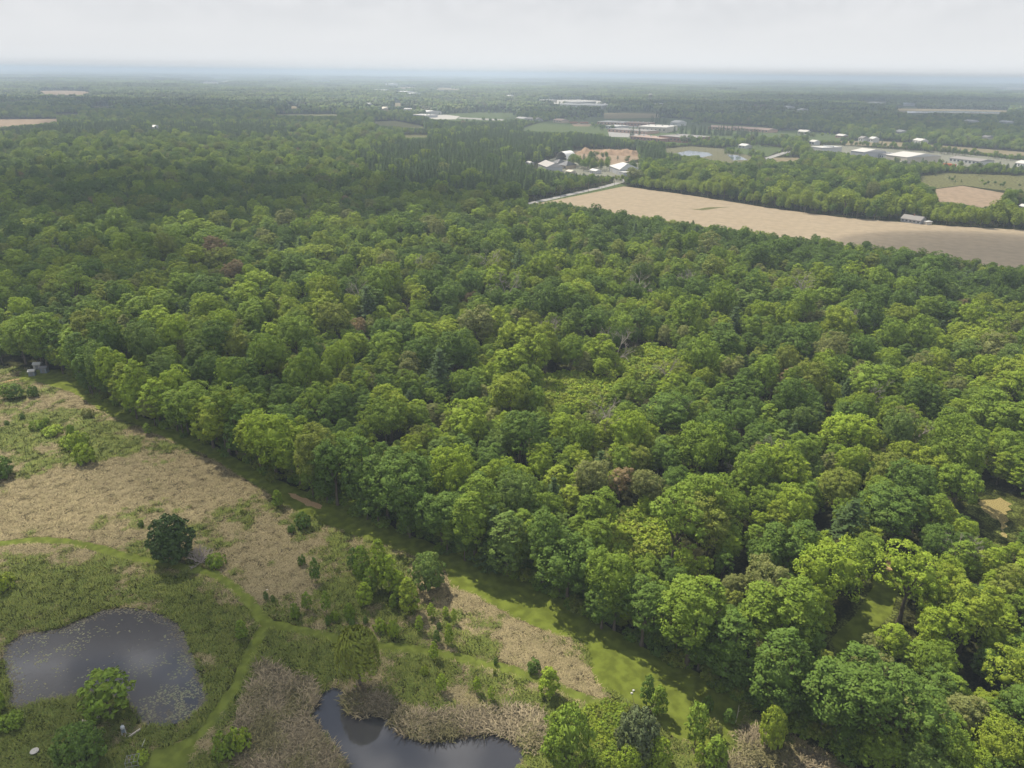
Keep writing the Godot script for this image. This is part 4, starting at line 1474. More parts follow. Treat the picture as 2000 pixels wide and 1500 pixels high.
func build_meadow_plants() -> void:
	var thicket := "young trees of the meadow thicket"
	for row in [
		["cedar_bush", "cedar0", "", "needle", -74.7, -131.8, 11.3, 8.7, "large dark rounded evergreen bush beside the mown path"],
		["bare_bush", "bare_bush", "", "", -68.2, -131.2, 5.6, 4.9, "leafless grey bush right of the dark evergreen bush"],
		["willow_tree", "willow0", "willow", "leaf4", -26.3, -96.8, 12.4, 7.8, "round weeping willow at the head of the lower pond"],
		["willow_tree", "young1", "young", "leaf0", -67.2, -90.0, 9.3, 7.1, "leaning green willow overhanging the left pond's near bank"],
		["round_bush", "round0", "round", "leaf1", -66.0, -79.9, 8.3, 6.9, "broad green bush below the left pond beside the white disc"],
		["broadleaf_tree", "round0", "round", "leaf0", 9.2, -81.0, 12.3, 7.3, "broad bright green tree at the right end of the lower pond"],
		["pine_tree", "cedar0", "round", "needle_grey", 20.4, -82.4, 10.4, 6.7, "grey-green bushy pine right of the broad tree by the lower pond"],
		["broadleaf_tree", "round0", "round", "leaf2", 18.8, -79.3, 6.0, 3.8, "small bright green tree at the bottom edge before the grey-green pine"],
		["broadleaf_tree", "round0", "round", "leaf2", 23.4, -79.9, 7.3, 3.8, "bright green tree at the bottom edge right of the grey-green pine"],
		["cedar_tree", "sapling0", "sapling", "leaf1", 23.8, -92.8, 7.2, 2.3, "slim dark upright tree on the lawn, left of the pair"],
		["cedar_tree", "sapling1", "sapling", "leaf0", 25.4, -91.0, 6.8, 2.7, "upright green tree on the lawn, right of the pair"],
		["broadleaf_tree", "young1", "young", "leaf0", 30.4, -85.1, 9.4, 3.3, "tall oval dark green tree at the lower end of the lawn"],
		["broadleaf_tree", "sapling1", "sapling", "leaf0", 32.5, -80.9, 7.0, 3.3, "dense dark green tree at the bottom edge below the lawn"],
		["small_bush", "bush1", "", "leaf6", 33.7, -86.7, 3.2, 2.2, "greyish bush on the straw grass at the lawn's end"],
		["small_bush", "bush0", "", "leaf1", 34.3, -92.3, 2.8, 1.6, "small dark bush at the shade's edge on the lawn"],
		["sapling", "sapling0", "sapling", "leaf2", 30.0, -81.3, 5.1, 1.4, "narrow bright sapling at the bottom edge beside the dense dark tree"],
		["sapling", "sapling1", "sapling", "leaf1", 37.2, -89.6, 3.3, 1.9, "thin leafy sapling beside the bleached dead pole"],
		["broadleaf_tree", "round0", "round", "leaf3", 42.4, -84.6, 8.8, 3.9, "vivid yellow-green tree above the small reedy pond"],
		["broadleaf_tree", "sapling1", "sapling", "leaf2", 6.9, -95.0, 6.5, 3.4, "compact bright green tree between the mown path and the straw strip"],
		["round_bush", "bush0", "", "leaf1", 4.5, -100.5, 2.5, 2.3, "dark rounded bush on the straw strip above the compact tree"],
		["sapling", "sapling0", "sapling", "leaf2", -13.8, -102.9, 4.5, 1.6, "bright sapling standing on the lower edge of the mown path"],
		["sapling", "sapling0", "sapling", "leaf2", -11.7, -95.4, 4.4, 1.8, "bright sapling between the path and the lower pond's reeds"],
		["sapling", "sapling0", "sapling", "leaf2", -5.5, -95.3, 3.9, 1.3, "thin sapling above the middle of the right reed bed"],
		["sapling", "sapling0", "sapling", "leaf2", -3.0, -93.7, 3.4, 1.1, "thin sapling nearest the top of the right reed bed"],
		["small_bush", "bush0", "", "leaf3", -15.2, -99.4, 1.9, 1.3, "small yellowish bush right of the weeping willow below the path"],
		["small_bush", "bush0", "", "leaf1", -2.4, -102.0, 1.5, 0.8, "tiny dark bush on the upper edge of the mown path"],
		["small_bush", "bush0", "", "leaf4", -2.5, -99.4, 1.3, 0.6, "tiny dark tuft of a bush below the mown path, right of the saplings"],
		["young_tree", "young0", "young", "leaf0", -31.1, -124.5, 9.7, 3.7, "leftmost tall young tree of the meadow thicket"],
		["young_tree", "young0", "young", "leaf2", -27.0, -122.9, 12.7, 4.0, "tallest young tree at the top of the meadow thicket"],
		["young_tree", "young1", "young", "leaf2", -24.9, -121.2, 10.2, 4.0, "broad young tree in the middle of the meadow thicket"],
		["young_tree", "young0", "young", "leaf2", -22.6, -120.1, 6.6, 3.6, "young tree behind the brightest cone at the thicket's right"],
		["young_tree", "young0", "young", "leaf2", -29.3, -117.5, 5.9, 3.3, "separate bright young tree at the thicket's lower left"],
		["young_tree", "young0", "young", "leaf3", -20.1, -115.6, 8.7, 4.1, "brightest cone-shaped young tree at the thicket's lower right"],
		["young_tree", "sapling0", "sapling", "leaf0", -23.5, -116.6, 3.9, 1.5, "small young tree between the two lowest of the thicket"],
		["young_tree", "round0", "round", "leaf5", -17.0, -123.1, 8.8, 6.8, "bluish-green spreading tree at the thicket's right end"],
		["young_tree", "young1", "young", "leaf1", -33.9, -128.8, 6.3, 2.2, "dim small tree at the thicket's far left"],
		["young_tree", "young1", "young", "leaf0", -28.7, -120.4, 7.6, 2.5, "narrow young tree at the thicket's left heart"],
		["sapling", "sapling0", "sapling", "leaf1", -41.2, -124.8, 6.4, 2.1, "tall thin dark sapling left of the thicket"],
		["small_bush", "bush0", "", "leaf1", -45.8, -130.5, 2.5, 1.5, "small dark bush up-left of the tall thin sapling"],
		["sapling", "sapling0", "sapling", "leaf0", -36.6, -115.3, 5.6, 1.8, "leafy sapling midway between thicket and path fork"],
		["sapling", "sapling1", "sapling", "leaf0", -40.8, -116.0, 4.6, 1.8, "sapling left of the leafy one near the path fork"],
		["round_bush", "bush0", "", "leaf0", -42.5, -113.8, 3.3, 1.8, "bush nearest the path fork on its upper side"],
		["round_bush", "bush0", "", "leaf0", -31.5, -113.4, 3.8, 2.0, "rounded bush below the separate thicket tree"],
		["small_bush", "bush1", "", "leaf0", -34.4, -113.3, 2.0, 1.6, "low bush between two rounder bushes above the path"],
		["small_bush", "bush0", "", "leaf1", -35.5, -111.8, 2.2, 1.0, "small dark bush just above the path's middle"],
		["small_bush", "bush0", "", "leaf1", -30.6, -110.9, 2.4, 1.2, "small bush under the rounded bush above the willow"],
		["small_bush", "bush0", "", "leaf1", -50.0, -119.1, 2.0, 0.9, "left one of two tiny bushes right of the curving path"],
		["small_bush", "bush0", "", "leaf1", -48.4, -118.5, 1.6, 0.8, "right one of two tiny bushes right of the curving path"],
		["round_bush", "bush0", "", "leaf2", -22.3, -108.8, 3.9, 2.0, "bright rounded bush above the path, right of the willow"],
		["small_bush", "bush0", "", "leaf1", -28.3, -112.4, 1.7, 1.0, "tiny bush directly above the willow's crown"],
		["round_bush", "bush1", "", "leaf2", -25.2, -110.4, 2.5, 2.2, "wide low bright bush between willow and rounded bush"],
		["sapling", "sapling0", "sapling", "leaf2", -17.4, -110.2, 4.1, 1.5, "sapling with a dark shadow, right of the bright rounded bush"],
		["sapling", "sapling0", "sapling", "leaf2", -15.6, -114.2, 3.8, 1.5, "sapling at the straw edge below the brightest cone tree"],
		["sapling", "sapling0", "sapling", "leaf2", -12.7, -114.3, 2.9, 1.3, "left one of two saplings on the straw above the sapling group"],
		["sapling", "sapling0", "sapling", "leaf2", -10.9, -112.7, 3.8, 1.1, "right one of two saplings on the straw above the sapling group"],
		["small_bush", "bush0", "", "leaf1", -13.7, -111.2, 1.5, 0.9, "tiny dark bush at the heart of the sapling group"],
		["sapling", "sapling1", "sapling", "leaf2", -11.4, -106.8, 5.4, 1.5, "tallest sapling of the group above the path"],
		["sapling", "sapling1", "sapling", "leaf1", -13.7, -107.3, 3.2, 1.3, "darker short sapling beside the tallest of the group"],
		["round_bush", "sapling1", "sapling", "leaf0", -50.9, -107.8, 4.5, 2.3, "upright bush in the angle left of the path fork"],
		["small_bush", "bush0", "", "leaf1", -49.2, -144.9, 4.0, 3.2, "dark bush below the tan sand patch"],
		["small_bush", "bush0", "", "leaf1", -51.6, -142.8, 2.0, 1.6, "small dark bush down-left of the one under the sand patch"],
		["sapling", "sapling1", "sapling", "leaf0", -57.8, -153.4, 5.0, 2.5, "lone sapling left of the tan sand patch"],
		["small_bush", "bush0", "", "leaf1", -87.8, -144.5, 1.6, 1.3, "tiny dark bush up-left of the large evergreen bush"],
		["sapling", "sapling0", "sapling", "leaf0", -108.2, -191.6, 3.9, 2.1, "lone sapling at the upper edge of the mown strip"],
		["small_bush", "bush1", "", "leaf6", -132.2, -203.2, 2.7, 2.9, "greyish bush alone in the upper straw"],
		["round_bush", "bush0", "", "leaf0", -127.8, -186.8, 5.2, 2.4, "upright bush at the head of the bush row in the upper meadow"],
		["round_bush", "bush1", "", "leaf2", -126.5, -183.1, 3.6, 4.4, "left low bush of the row in the upper meadow"],
		["round_bush", "bush1", "", "leaf2", -124.0, -184.4, 4.0, 4.1, "right low bush of the row in the upper meadow"],
		["round_bush", "bush0", "", "leaf2", -117.3, -174.4, 5.7, 4.8, "bright lowest bush of the row in the upper meadow"],
		["round_bush", "bush1", "", "leaf2", -136.6, -191.5, 2.2, 4.9, "flat bright bush left of the bush row"],
		["small_bush", "bush1", "", "leaf0", -142.6, -194.7, 2.6, 3.7, "dull low bush farthest left of the bush row"],
		["small_bush", "bush0", "", "leaf0", -142.4, -198.2, 1.9, 1.9, "small bush above the flat bright bush"],
		["round_bush", "bush0", "", "leaf1", -135.2, -166.3, 5.6, 5.7, "large dark bush cut by the left edge of the view"],
		["round_bush", "sapling1", "sapling", "leaf0", -166.1, -216.2, 5.1, 3.7, "left one of three tall bushes under the sandy path"],
		["round_bush", "sapling1", "sapling", "leaf1", -162.8, -216.3, 5.3, 4.4, "middle dark one of three tall bushes under the sandy path"],
		["round_bush", "bush0", "", "leaf1", -158.4, -218.0, 3.7, 3.0, "right one of three tall bushes under the sandy path"],
		["small_bush", "bush0", "", "leaf1", -151.5, -201.2, 1.8, 1.4, "tiny bush left of the flat bright bush, farther up"],
		["small_bush", "bush0", "", "leaf1", -153.6, -196.9, 1.4, 1.4, "tiny bush near the left edge above the large dark bush"],
		["round_bush", "bush1", "", "leaf3", -105.5, -121.5, 3.4, 4.0, "yellowish bush at the left edge above the left pond"],
		["round_bush", "bush0", "", "leaf2", -86.2, -89.9, 6.4, 2.9, "green bush at the left edge beside the left pond"],
		["round_bush", "bush1", "", "leaf0", -64.3, -130.1, 2.7, 3.4, "low green bush right of the leafless grey bush"],
		["round_bush", "bush1", "", "leaf2", -42.9, -83.6, 3.6, 3.1, "low green bush beside the path at the left reed bed"],
		["round_bush", "bush1", "", "leaf0", -44.8, -82.1, 4.0, 3.2, "dark low bush left of the left reed bed's foot"],
		["round_bush", "bush0", "", "leaf0", -82.0, -87.0, 2.5, 3.4, "dark bush on the left pond's lower left bank"],
	]:
		plant(row[0], row[1], row[2], M[row[3]] if row[3] else M.dead, row[4], row[5], row[6], row[7], row[8])
	# dead trees whose grey branches show above the wood
	for row in [
		[60.1, -163.5, 11.4, 6.1, "leafless grey tree standing alone among green crowns at right centre"],
		[37.2, -243.8, 14.8, 8.1, "leafless grey tree behind the long scrub clearing"],
		[138.3, -274.0, 15.5, 7.3, "grey dead tree in the right-hand wood below the field"],
		[114.2, -207.0, 11.3, 6.4, "spreading dead tree low in the right-hand wood"],
		[53.3, -230.3, 11.4, 4.6, "thin dead tree beside the farther small scrub clearing"],
		[-2.7, -316.0, 15.5, 9.3, "greyish dead tree in the sunny middle of the wood"],
		[14.8, -264.0, 15.0, 8.7, "grey twiggy tree left above the long scrub clearing"],
		[57.2, -326.3, 13.5, 7.1, "grey dead tree far back in the middle of the wood"],
		[96.4, -128.6, 9.4, 3.3, "pale dead snag left of the straw-coloured clearing"],
		[26.6, -185.1, 13.1, 3.5, "thin grey tree below the long scrub clearing"],
		[70.0, -171.6, 12.5, 3.6, "grey twiggy tree right of the lone leafless one"],
		[-10.6, -344.8, 17.9, 8.5, "grey twiggy tree up-left of the greyish one in the sunny middle"],
		[83.2, -335.7, 16.3, 8.3, "grey twiggy tree below the left part of the ploughed field"],
		[133.7, -325.4, 14.7, 7.1, "grey twiggy tree below the middle of the ploughed field"],
		[186.6, -281.7, 15.4, 7.1, "grey twiggy tree below the right end of the ploughed field"],
		[111.7, -179.7, 11.3, 4.3, "small grey dead tree below the spreading one in the right-hand wood"],
		[51.7, -197.1, 12.0, 4.3, "grey twiggy tree below the farther small scrub clearing"],
		[-67.7, -302.3, 15.0, 7.6, "grey twiggy tree in the left middle of the wood"],
		[-43.5, -357.4, 15.8, 7.7, "grey twiggy tree farther back in the left middle wood"],
	]:
		var o := thing("dead_tree", row[4], "dead tree", Vector3(row[0], 0, row[1]), row[0], "dead trees in the wood")
		o.scale = Vector3.ONE * clampf(row[2] / 13.0, 0.9, 1.6)
		part("branches", crowns["bare%d" % (names["dead_tree"] % 2)], M.dead, o)


# ---------------------------------------------------------------- buildings

# name, label, category, front left / front right / back right corner of the eaves, eave height, greatest depth, roof, rise, wall, roofing, windows along the front, doors, group
var houses := [
	["storage_hall", "long low storage hall with a pale grey pitched roof left of the white arched shelter", "building", Vector2(27, -868), Vector2(36, -836), Vector2(49, -858), 5.0, 34.0, "gable", 4.0, "grey_wall", "hall_roof", 0, 2, ""],
	["farm_building", "dark-roofed house with open front bays before the white arched shelter", "building", Vector2(50, -869), Vector2(59, -860), Vector2(66, -884), 4.0, 18.0, "hip", 4.0, "tan_wall", "dark_roof", 3, 1, ""],
	["farm_building", "dark-roofed annexe between the storage hall and the white arched shelter", "building", Vector2(44, -892), Vector2(51, -885), Vector2(58, -913), 4.0, 16.0, "hip", 3.5, "grey_wall", "dark_roof", 2, 0, ""],
	["barn", "big barn with a bright white roof at the end of the road", "building", Vector2(107, -847), Vector2(114, -812), Vector2(133, -840), 6.0, 34.0, "hip", 5.0, "grey_wall", "white", 0, 2, ""],
	["shed", "low white-roofed lean-to in front of the big white barn", "building", Vector2(113, -813), Vector2(117, -802), Vector2(123, -816), 4.0, 14.0, "flat", 0.3, "grey_wall", "white", 0, 1, ""],
	["shed", "tiny cream shed among trees below the dark-roofed house", "building", Vector2(56, -818), Vector2(61, -812), Vector2(63, -826), 3.0, 8.0, "gable", 1.5, "cream", "cream", 0, 1, ""],
	["shed", "small white shed in the trees left of the big white barn", "building", Vector2(83, -830), Vector2(89, -821), Vector2(91, -838), 3.0, 8.0, "gable", 1.6, "white", "white", 0, 1, ""],
	["shed", "small white shed alone left of the storage hall", "building", Vector2(13, -898), Vector2(17, -890), Vector2(18, -904), 3.0, 8.0, "gable", 1.6, "white", "white", 0, 1, ""],
	["farmhouse", "long grey-roofed house on the far edge of the ploughed field", "house", Vector2(294, -556), Vector2(303, -545), Vector2(310, -554), 2.6, 9.0, "gable", 2.6, "grey_wall", "grey_roof", 5, 1, ""],
	["garage", "little cream garage at the right end of the long grey-roofed house", "building", Vector2(306, -546), Vector2(307, -543), Vector2(310, -548), 2.2, 6.0, "flat", 0.2, "cream", "white", 0, 1, ""],
	["works_hall", "white-roofed flat hall at the left end of the works row", "building", Vector2(427, -1097), Vector2(436, -1078), Vector2(464, -1130), 8.0, 40.0, "flat", 0.4, "white", "white", 0, 2, ""],
	["works_hall", "pale grey hall with a shallow roof in the middle of the works row", "building", Vector2(458, -1033), Vector2(467, -1013), Vector2(497, -1045), 9.0, 45.0, "gable", 3.0, "grey_wall", "pale_roof", 0, 2, ""],
	["works_hall", "long low grey link between the two big works halls", "building", Vector2(488, -1033), Vector2(498, -1014), Vector2(518, -1051), 6.0, 24.0, "flat", 0.3, "grey_wall", "grey_roof", 6, 0, ""],
	["works_hall", "largest works hall, cream walled under a broad pale roof", "building", Vector2(476, -970), Vector2(489, -941), Vector2(534, -1007), 10.0, 60.0, "gable", 3.5, "cream", "pale_roof", 0, 3, ""],
	["works_annexe", "white box annexe in front of the largest works hall", "building", Vector2(480, -953), Vector2(484, -939), Vector2(495, -958), 4.0, 16.0, "flat", 0.3, "tan_wall", "white", 0, 2, ""],
	["works_hall", "long low grey-white building at the right end of the works row", "building", Vector2(571, -993), Vector2(587, -952), Vector2(612, -991), 5.0, 26.0, "gable", 2.0, "white", "grey_roof", 8, 1, ""],
	["house", "white gabled house at the far right edge beyond the works row", "house", Vector2(627, -945), Vector2(628, -931), Vector2(645, -953), 5.0, 14.0, "gable", 3.0, "white", "pale_roof", 3, 1, ""],
	["shed", "white shed at the right edge behind the small ploughed field", "building", Vector2(423, -618), Vector2(426, -612), Vector2(433, -621), 3.0, 8.0, "gable", 1.5, "white", "white", 0, 1, ""],
	["house", "pale house at the far end of the green field above the works row", "house", Vector2(540, -1462), Vector2(553, -1450), Vector2(571, -1494), 5.0, 16.0, "gable", 3.0, "cream", "pale_roof", 3, 1, ""],
	["house", "reddish-walled house at the right corner of the green field", "house", Vector2(582, -1388), Vector2(588, -1371), Vector2(605, -1409), 4.0, 14.0, "gable", 2.5, "brick", "pale_roof", 3, 1, ""],
	["house", "white house among trees just above the dry strip, right of centre", "house", Vector2(665, -1275), Vector2(668, -1255), Vector2(687, -1288), 6.0, 14.0, "gable", 3.0, "white", "pale_roof", 3, 1, ""],
	["house", "small white house left one of two above the dry strip's start", "house", Vector2(587, -1305), Vector2(590, -1295), Vector2(601, -1318), 6.0, 12.0, "gable", 3.0, "white", "grey_roof", 2, 1, ""],
	["house", "small white house right one of two above the dry strip's start", "house", Vector2(601, -1297), Vector2(604, -1286), Vector2(617, -1312), 6.0, 12.0, "gable", 3.0, "white", "white", 2, 1, ""],
	["house", "white-roofed house in the wood below the far right lake", "house", Vector2(1170, -1867), Vector2(1173, -1837), Vector2(1211, -1896), 7.0, 20.0, "gable", 3.0, "white", "white", 3, 1, ""],
	["house", "grey-white house in the wood left of the white-roofed one below the lake", "house", Vector2(1095, -1883), Vector2(1099, -1853), Vector2(1135, -1912), 7.0, 20.0, "gable", 3.0, "grey_wall", "pale_roof", 3, 1, ""],
	["house", "grey house deep in the right-hand wood under the lake", "house", Vector2(727, -1470), Vector2(730, -1451), Vector2(749, -1487), 7.0, 18.0, "gable", 3.0, "grey_wall", "pale_roof", 2, 1, ""],
	["house", "cream house far right in the wood above the works row's end", "house", Vector2(831, -1364), Vector2(832, -1347), Vector2(852, -1378), 6.0, 15.0, "gable", 3.0, "cream", "grey_roof", 2, 1, ""],
	["house", "white house where the road leaves the works towards the wood", "house", Vector2(475, -1230), Vector2(480, -1221), Vector2(490, -1246), 5.0, 14.0, "gable", 2.5, "white", "pale_roof", 2, 1, ""],
	["house", "white-roofed house on the lawn right of the small lake", "house", Vector2(340, -1156), Vector2(347, -1144), Vector2(357, -1171), 4.0, 14.0, "gable", 2.5, "white", "white", 2, 1, ""],
	["house", "white building behind trees right of the small lake's lawn", "house", Vector2(432, -1274), Vector2(440, -1260), Vector2(450, -1287), 5.0, 16.0, "gable", 2.5, "white", "white", 2, 1, ""],
	["school_wing", "low brick school wing nearest the pines, left of the main block", "school", Vector2(195, -1292), Vector2(237, -1241), Vector2(256, -1296), 5.0, 40.0, "flat", 0.5, "brick", "brown_roof", 9, 1, ""],
	["school_block", "main brick school block beside the car park", "school", Vector2(240, -1270), Vector2(277, -1223), Vector2(296, -1301), 8.0, 60.0, "flat", 0.6, "brick", "grey_roof", 8, 2, ""],
	["school_hall", "tallest pale-walled school hall with a broad light roof", "school", Vector2(237, -1483), Vector2(287, -1455), Vector2(313, -1558), 9.0, 70.0, "flat", 0.6, "cream", "pale_roof", 7, 1, ""],
	["school_wing", "long grey-roofed school wing in front of the pale hall", "school", Vector2(177, -1462), Vector2(241, -1406), Vector2(253, -1468), 5.0, 45.0, "flat", 0.5, "pale_brick", "grey_roof", 10, 1, ""],
	["school_wing", "white-roofed low school building at the left of the group", "school", Vector2(182, -1543), Vector2(201, -1524), Vector2(210, -1572), 6.0, 45.0, "flat", 0.5, "grey_wall", "white", 4, 1, ""],
	["school_wing", "farthest left long school wing beside the dry field", "school", Vector2(181, -1696), Vector2(235, -1661), Vector2(245, -1728), 5.0, 50.0, "flat", 0.5, "pale_brick", "pale_roof", 8, 1, ""],
	["school_wing", "brick school wing beside the dry field, right of the farthest one", "school", Vector2(234, -1653), Vector2(279, -1627), Vector2(292, -1701), 6.0, 50.0, "flat", 0.5, "brick", "brown_roof", 7, 1, ""],
	["barn", "white barn standing alone above the right end of the school", "building", Vector2(338, -1674), Vector2(350, -1658), Vector2(368, -1736), 7.0, 30.0, "gable", 4.0, "white", "white", 0, 1, ""],
	["row_house", "left third of the long reddish terrace behind the dark conifer row", "building", Vector2(396, -1574), Vector2(432, -1535), Vector2(449, -1584), 5.0, 30.0, "gable", 2.5, "pale_brick", "brown_roof", 6, 1, ""],
	["row_house", "middle third of the long reddish terrace behind the dark conifer row", "building", Vector2(436, -1551), Vector2(469, -1512), Vector2(486, -1559), 5.0, 30.0, "gable", 2.5, "pale_brick", "brown_roof", 6, 1, ""],
	["row_house", "right third of the long reddish terrace behind the dark conifer row", "building", Vector2(469, -1519), Vector2(491, -1487), Vector2(509, -1533), 5.0, 30.0, "gable", 2.5, "pale_brick", "brown_roof", 5, 1, ""],
	["house", "brown-roofed house left of the ball field", "house", Vector2(86, -1744), Vector2(103, -1718), Vector2(109, -1779), 5.0, 22.0, "gable", 3.0, "tan_wall", "brown_roof", 3, 1, ""],
	["house", "grey-roofed long house at the right end of the airfield", "house", Vector2(22, -1782), Vector2(47, -1756), Vector2(51, -1824), 5.0, 26.0, "gable", 3.0, "grey_wall", "grey_roof", 4, 1, ""],
	["house", "grey house at the airfield's end, left of the long one", "house", Vector2(-0, -1798), Vector2(19, -1779), Vector2(22, -1835), 5.0, 24.0, "gable", 3.0, "grey_wall", "pale_roof", 3, 1, ""],
	["warehouse", "vast white warehouse far off at the centre", "warehouse", Vector2(123, -2540), Vector2(276, -2461), Vector2(308, -2687), 9.0, 160.0, "flat", 0.8, "white", "white", 0, 4, ""],
	["warehouse", "higher white warehouse block rising behind the vast one", "warehouse", Vector2(166, -2639), Vector2(210, -2607), Vector2(225, -2749), 13.0, 120.0, "flat", 0.8, "white", "white", 0, 1, ""],
	["warehouse", "small pale warehouse left of the vast white one", "warehouse", Vector2(78, -2921), Vector2(106, -2897), Vector2(111, -3003), 9.0, 80.0, "flat", 0.8, "cream", "white", 0, 1, ""],
	["warehouse", "white flat building at the foot of the water tower", "warehouse", Vector2(477, -2713), Vector2(494, -2700), Vector2(510, -2781), 9.0, 60.0, "flat", 0.6, "white", "white", 0, 1, ""],
	["hangar", "white-roofed hangar left of the pale airfield yard", "building", Vector2(-250, -1997), Vector2(-227, -1970), Vector2(-235, -2052), 8.0, 50.0, "gable", 3.0, "white", "white", 0, 2, ""],
	["hangar", "wide grey-white hangar behind trees left of the airfield", "building", Vector2(-333, -2136), Vector2(-300, -2101), Vector2(-313, -2201), 8.0, 50.0, "flat", 0.6, "grey_wall", "pale_roof", 0, 2, ""],
	["barn", "tan-roofed barn at the left of the far hangars", "building", Vector2(-380, -2123), Vector2(-364, -2102), Vector2(-378, -2190), 8.0, 40.0, "gable", 5.0, "tan_wall", "cream", 0, 1, ""],
	["hangar", "low grey building on the left end of the airfield yard", "building", Vector2(-257, -1903), Vector2(-219, -1859), Vector2(-225, -1925), 5.0, 40.0, "flat", 0.5, "grey_wall", "pale_roof", 5, 1, ""],
	["far_farm", "far white farm building, widest of the group near the tan fields", "building", Vector2(-785, -4197), Vector2(-718, -4158), Vector2(-748, -4353), 9.0, 110.0, "gable", 4.0, "white", "white", 0, 1, ""],
	["far_farm", "far white farm building right of the widest one near the tan fields", "building", Vector2(-608, -3909), Vector2(-561, -3868), Vector2(-586, -4058), 9.0, 110.0, "gable", 4.0, "white", "white", 0, 1, ""],
	["far_farm", "far white farm building nearest, below the tan fields", "building", Vector2(-505, -3541), Vector2(-481, -3517), Vector2(-501, -3674), 9.0, 90.0, "gable", 4.0, "white", "white", 0, 1, ""],
	["far_farm", "farthest white farm roofs near the horizon, left one", "building", Vector2(-1060, -5952), Vector2(-999, -5893), Vector2(-1066, -6303), 12.0, 150.0, "gable", 6.0, "white", "white", 0, 1, ""],
	["far_farm", "farthest white farm roofs near the horizon, right one", "building", Vector2(-998, -6005), Vector2(-966, -5976), Vector2(-1014, -6288), 12.0, 130.0, "gable", 6.0, "white", "white", 0, 1, ""],
	["far_farm", "grey-white roof in the woods left of the far hangars", "building", Vector2(-480, -2406), Vector2(-463, -2387), Vector2(-477, -2466), 8.0, 50.0, "gable", 4.0, "grey_wall", "pale_roof", 0, 1, ""],
	["far_farm", "pale roof in the far woods above the airfield", "building", Vector2(-54, -3442), Vector2(-33, -3420), Vector2(-33, -3549), 8.0, 60.0, "gable", 4.0, "white", "pale_roof", 0, 1, ""],
	["far_farm", "white roof far off on the left near the horizon fields", "building", Vector2(-2544, -6777), Vector2(-2497, -6744), Vector2(-2668, -7214), 12.0, 130.0, "gable", 6.0, "white", "white", 0, 1, ""],
	["far_farm", "white speck of a barn alone in the left middle wood", "building", Vector2(-651, -1363), Vector2(-643, -1359), Vector2(-652, -1379), 6.0, 14.0, "gable", 3.0, "white", "white", 0, 1, ""],
	["far_farm", "white roof in the far right wood, upper left of the lake", "building", Vector2(1435, -3180), Vector2(1439, -3147), Vector2(1498, -3272), 9.0, 70.0, "gable", 4.0, "white", "pale_roof", 0, 1, ""],
	["far_farm", "bluish-roofed hall in the far right wood above the lake", "building", Vector2(1548, -3171), Vector2(1555, -3117), Vector2(1632, -3269), 9.0, 80.0, "gable", 4.0, "grey_wall", "slate", 0, 1, ""],
	["far_farm", "white roof in the dark wood right of the water tower", "building", Vector2(872, -2555), Vector2(878, -2533), Vector2(907, -2614), 8.0, 50.0, "gable", 4.0, "white", "white", 0, 1, ""],
	["far_farm", "small white roof in the dark wood, below the other", "building", Vector2(857, -2367), Vector2(864, -2355), Vector2(887, -2417), 8.0, 50.0, "gable", 4.0, "white", "white", 0, 1, ""],
]
var carved := []
var house_spots := []


func house_frame(row: Array) -> Array:
	var a: Vector2 = row[3]
	var b: Vector2 = row[4]
	var c: Vector2 = row[5]
	var u := (b - a).normalized()
	var away := u.orthogonal()
	if away.dot(c - b) < 0.0:
		away = -away
	var depth := clampf((c - b).dot(away), 5.0, row[7])
	var mid := (a + b) * 0.5 + away * depth * 0.5
	# the front faces local +z
	if Vector2(-u.y, u.x).dot(away) > 0.0:
		u = -u
	return [mid, atan2(-u.y, u.x), a.distance_to(b), depth]


func carve_for_town() -> void:
	for row in houses:
		var f := house_frame(row)
		var mid: Vector2 = f[0]
		var to_eye := -mid.normalized()
		var side := to_eye.orthogonal()
		var half: float = 0.5 * maxf(f[2], f[3]) + 4.0
		var drop: float = EYE / mid.length()
		var reach: float = f[3] * 0.6 + clampf((20.0 - row[6]) / drop, 12.0, 900.0)
		var q := PackedVector2Array([mid + side * half - to_eye * half, mid - side * half - to_eye * half, mid - side * half * 0.8 + to_eye * reach, mid + side * half * 0.8 + to_eye * reach])
		var foot := PackedVector2Array([mid + side * half - to_eye * half, mid - side * half - to_eye * half, mid - side * half + to_eye * half, mid + side * half + to_eye * half])
		carved.append([q, box_of(q), foot, row[6] * 0.45])


func prism(s: Shape, w: float, d: float, y: float, rise: float, over: float, hip: float) -> void:
	# a pitched roof with its ridge along x; hip > 0 draws the ends in
	var x := w * 0.5 + over
	var z := d * 0.5 + over
	var r := maxf(0.3, x - hip)
	var t := 0.25
	s.quad(Vector3(-r, y + rise, 0), Vector3(r, y + rise, 0), Vector3(x, y, z), Vector3(-x, y, z))
	s.quad(Vector3(r, y + rise, 0), Vector3(-r, y + rise, 0), Vector3(-x, y, -z), Vector3(x, y, -z))
	s.tri(Vector3(r, y + rise, 0), Vector3(x, y, -z), Vector3(x, y, z), Vector3(1, 0.4, 0).normalized(), Color.WHITE)
	s.tri(Vector3(-r, y + rise, 0), Vector3(-x, y, z), Vector3(-x, y, -z), Vector3(-1, 0.4, 0).normalized(), Color.WHITE)
	s.block(Vector3(-x, y - t, -z), Vector3(x, y - 0.004, z))


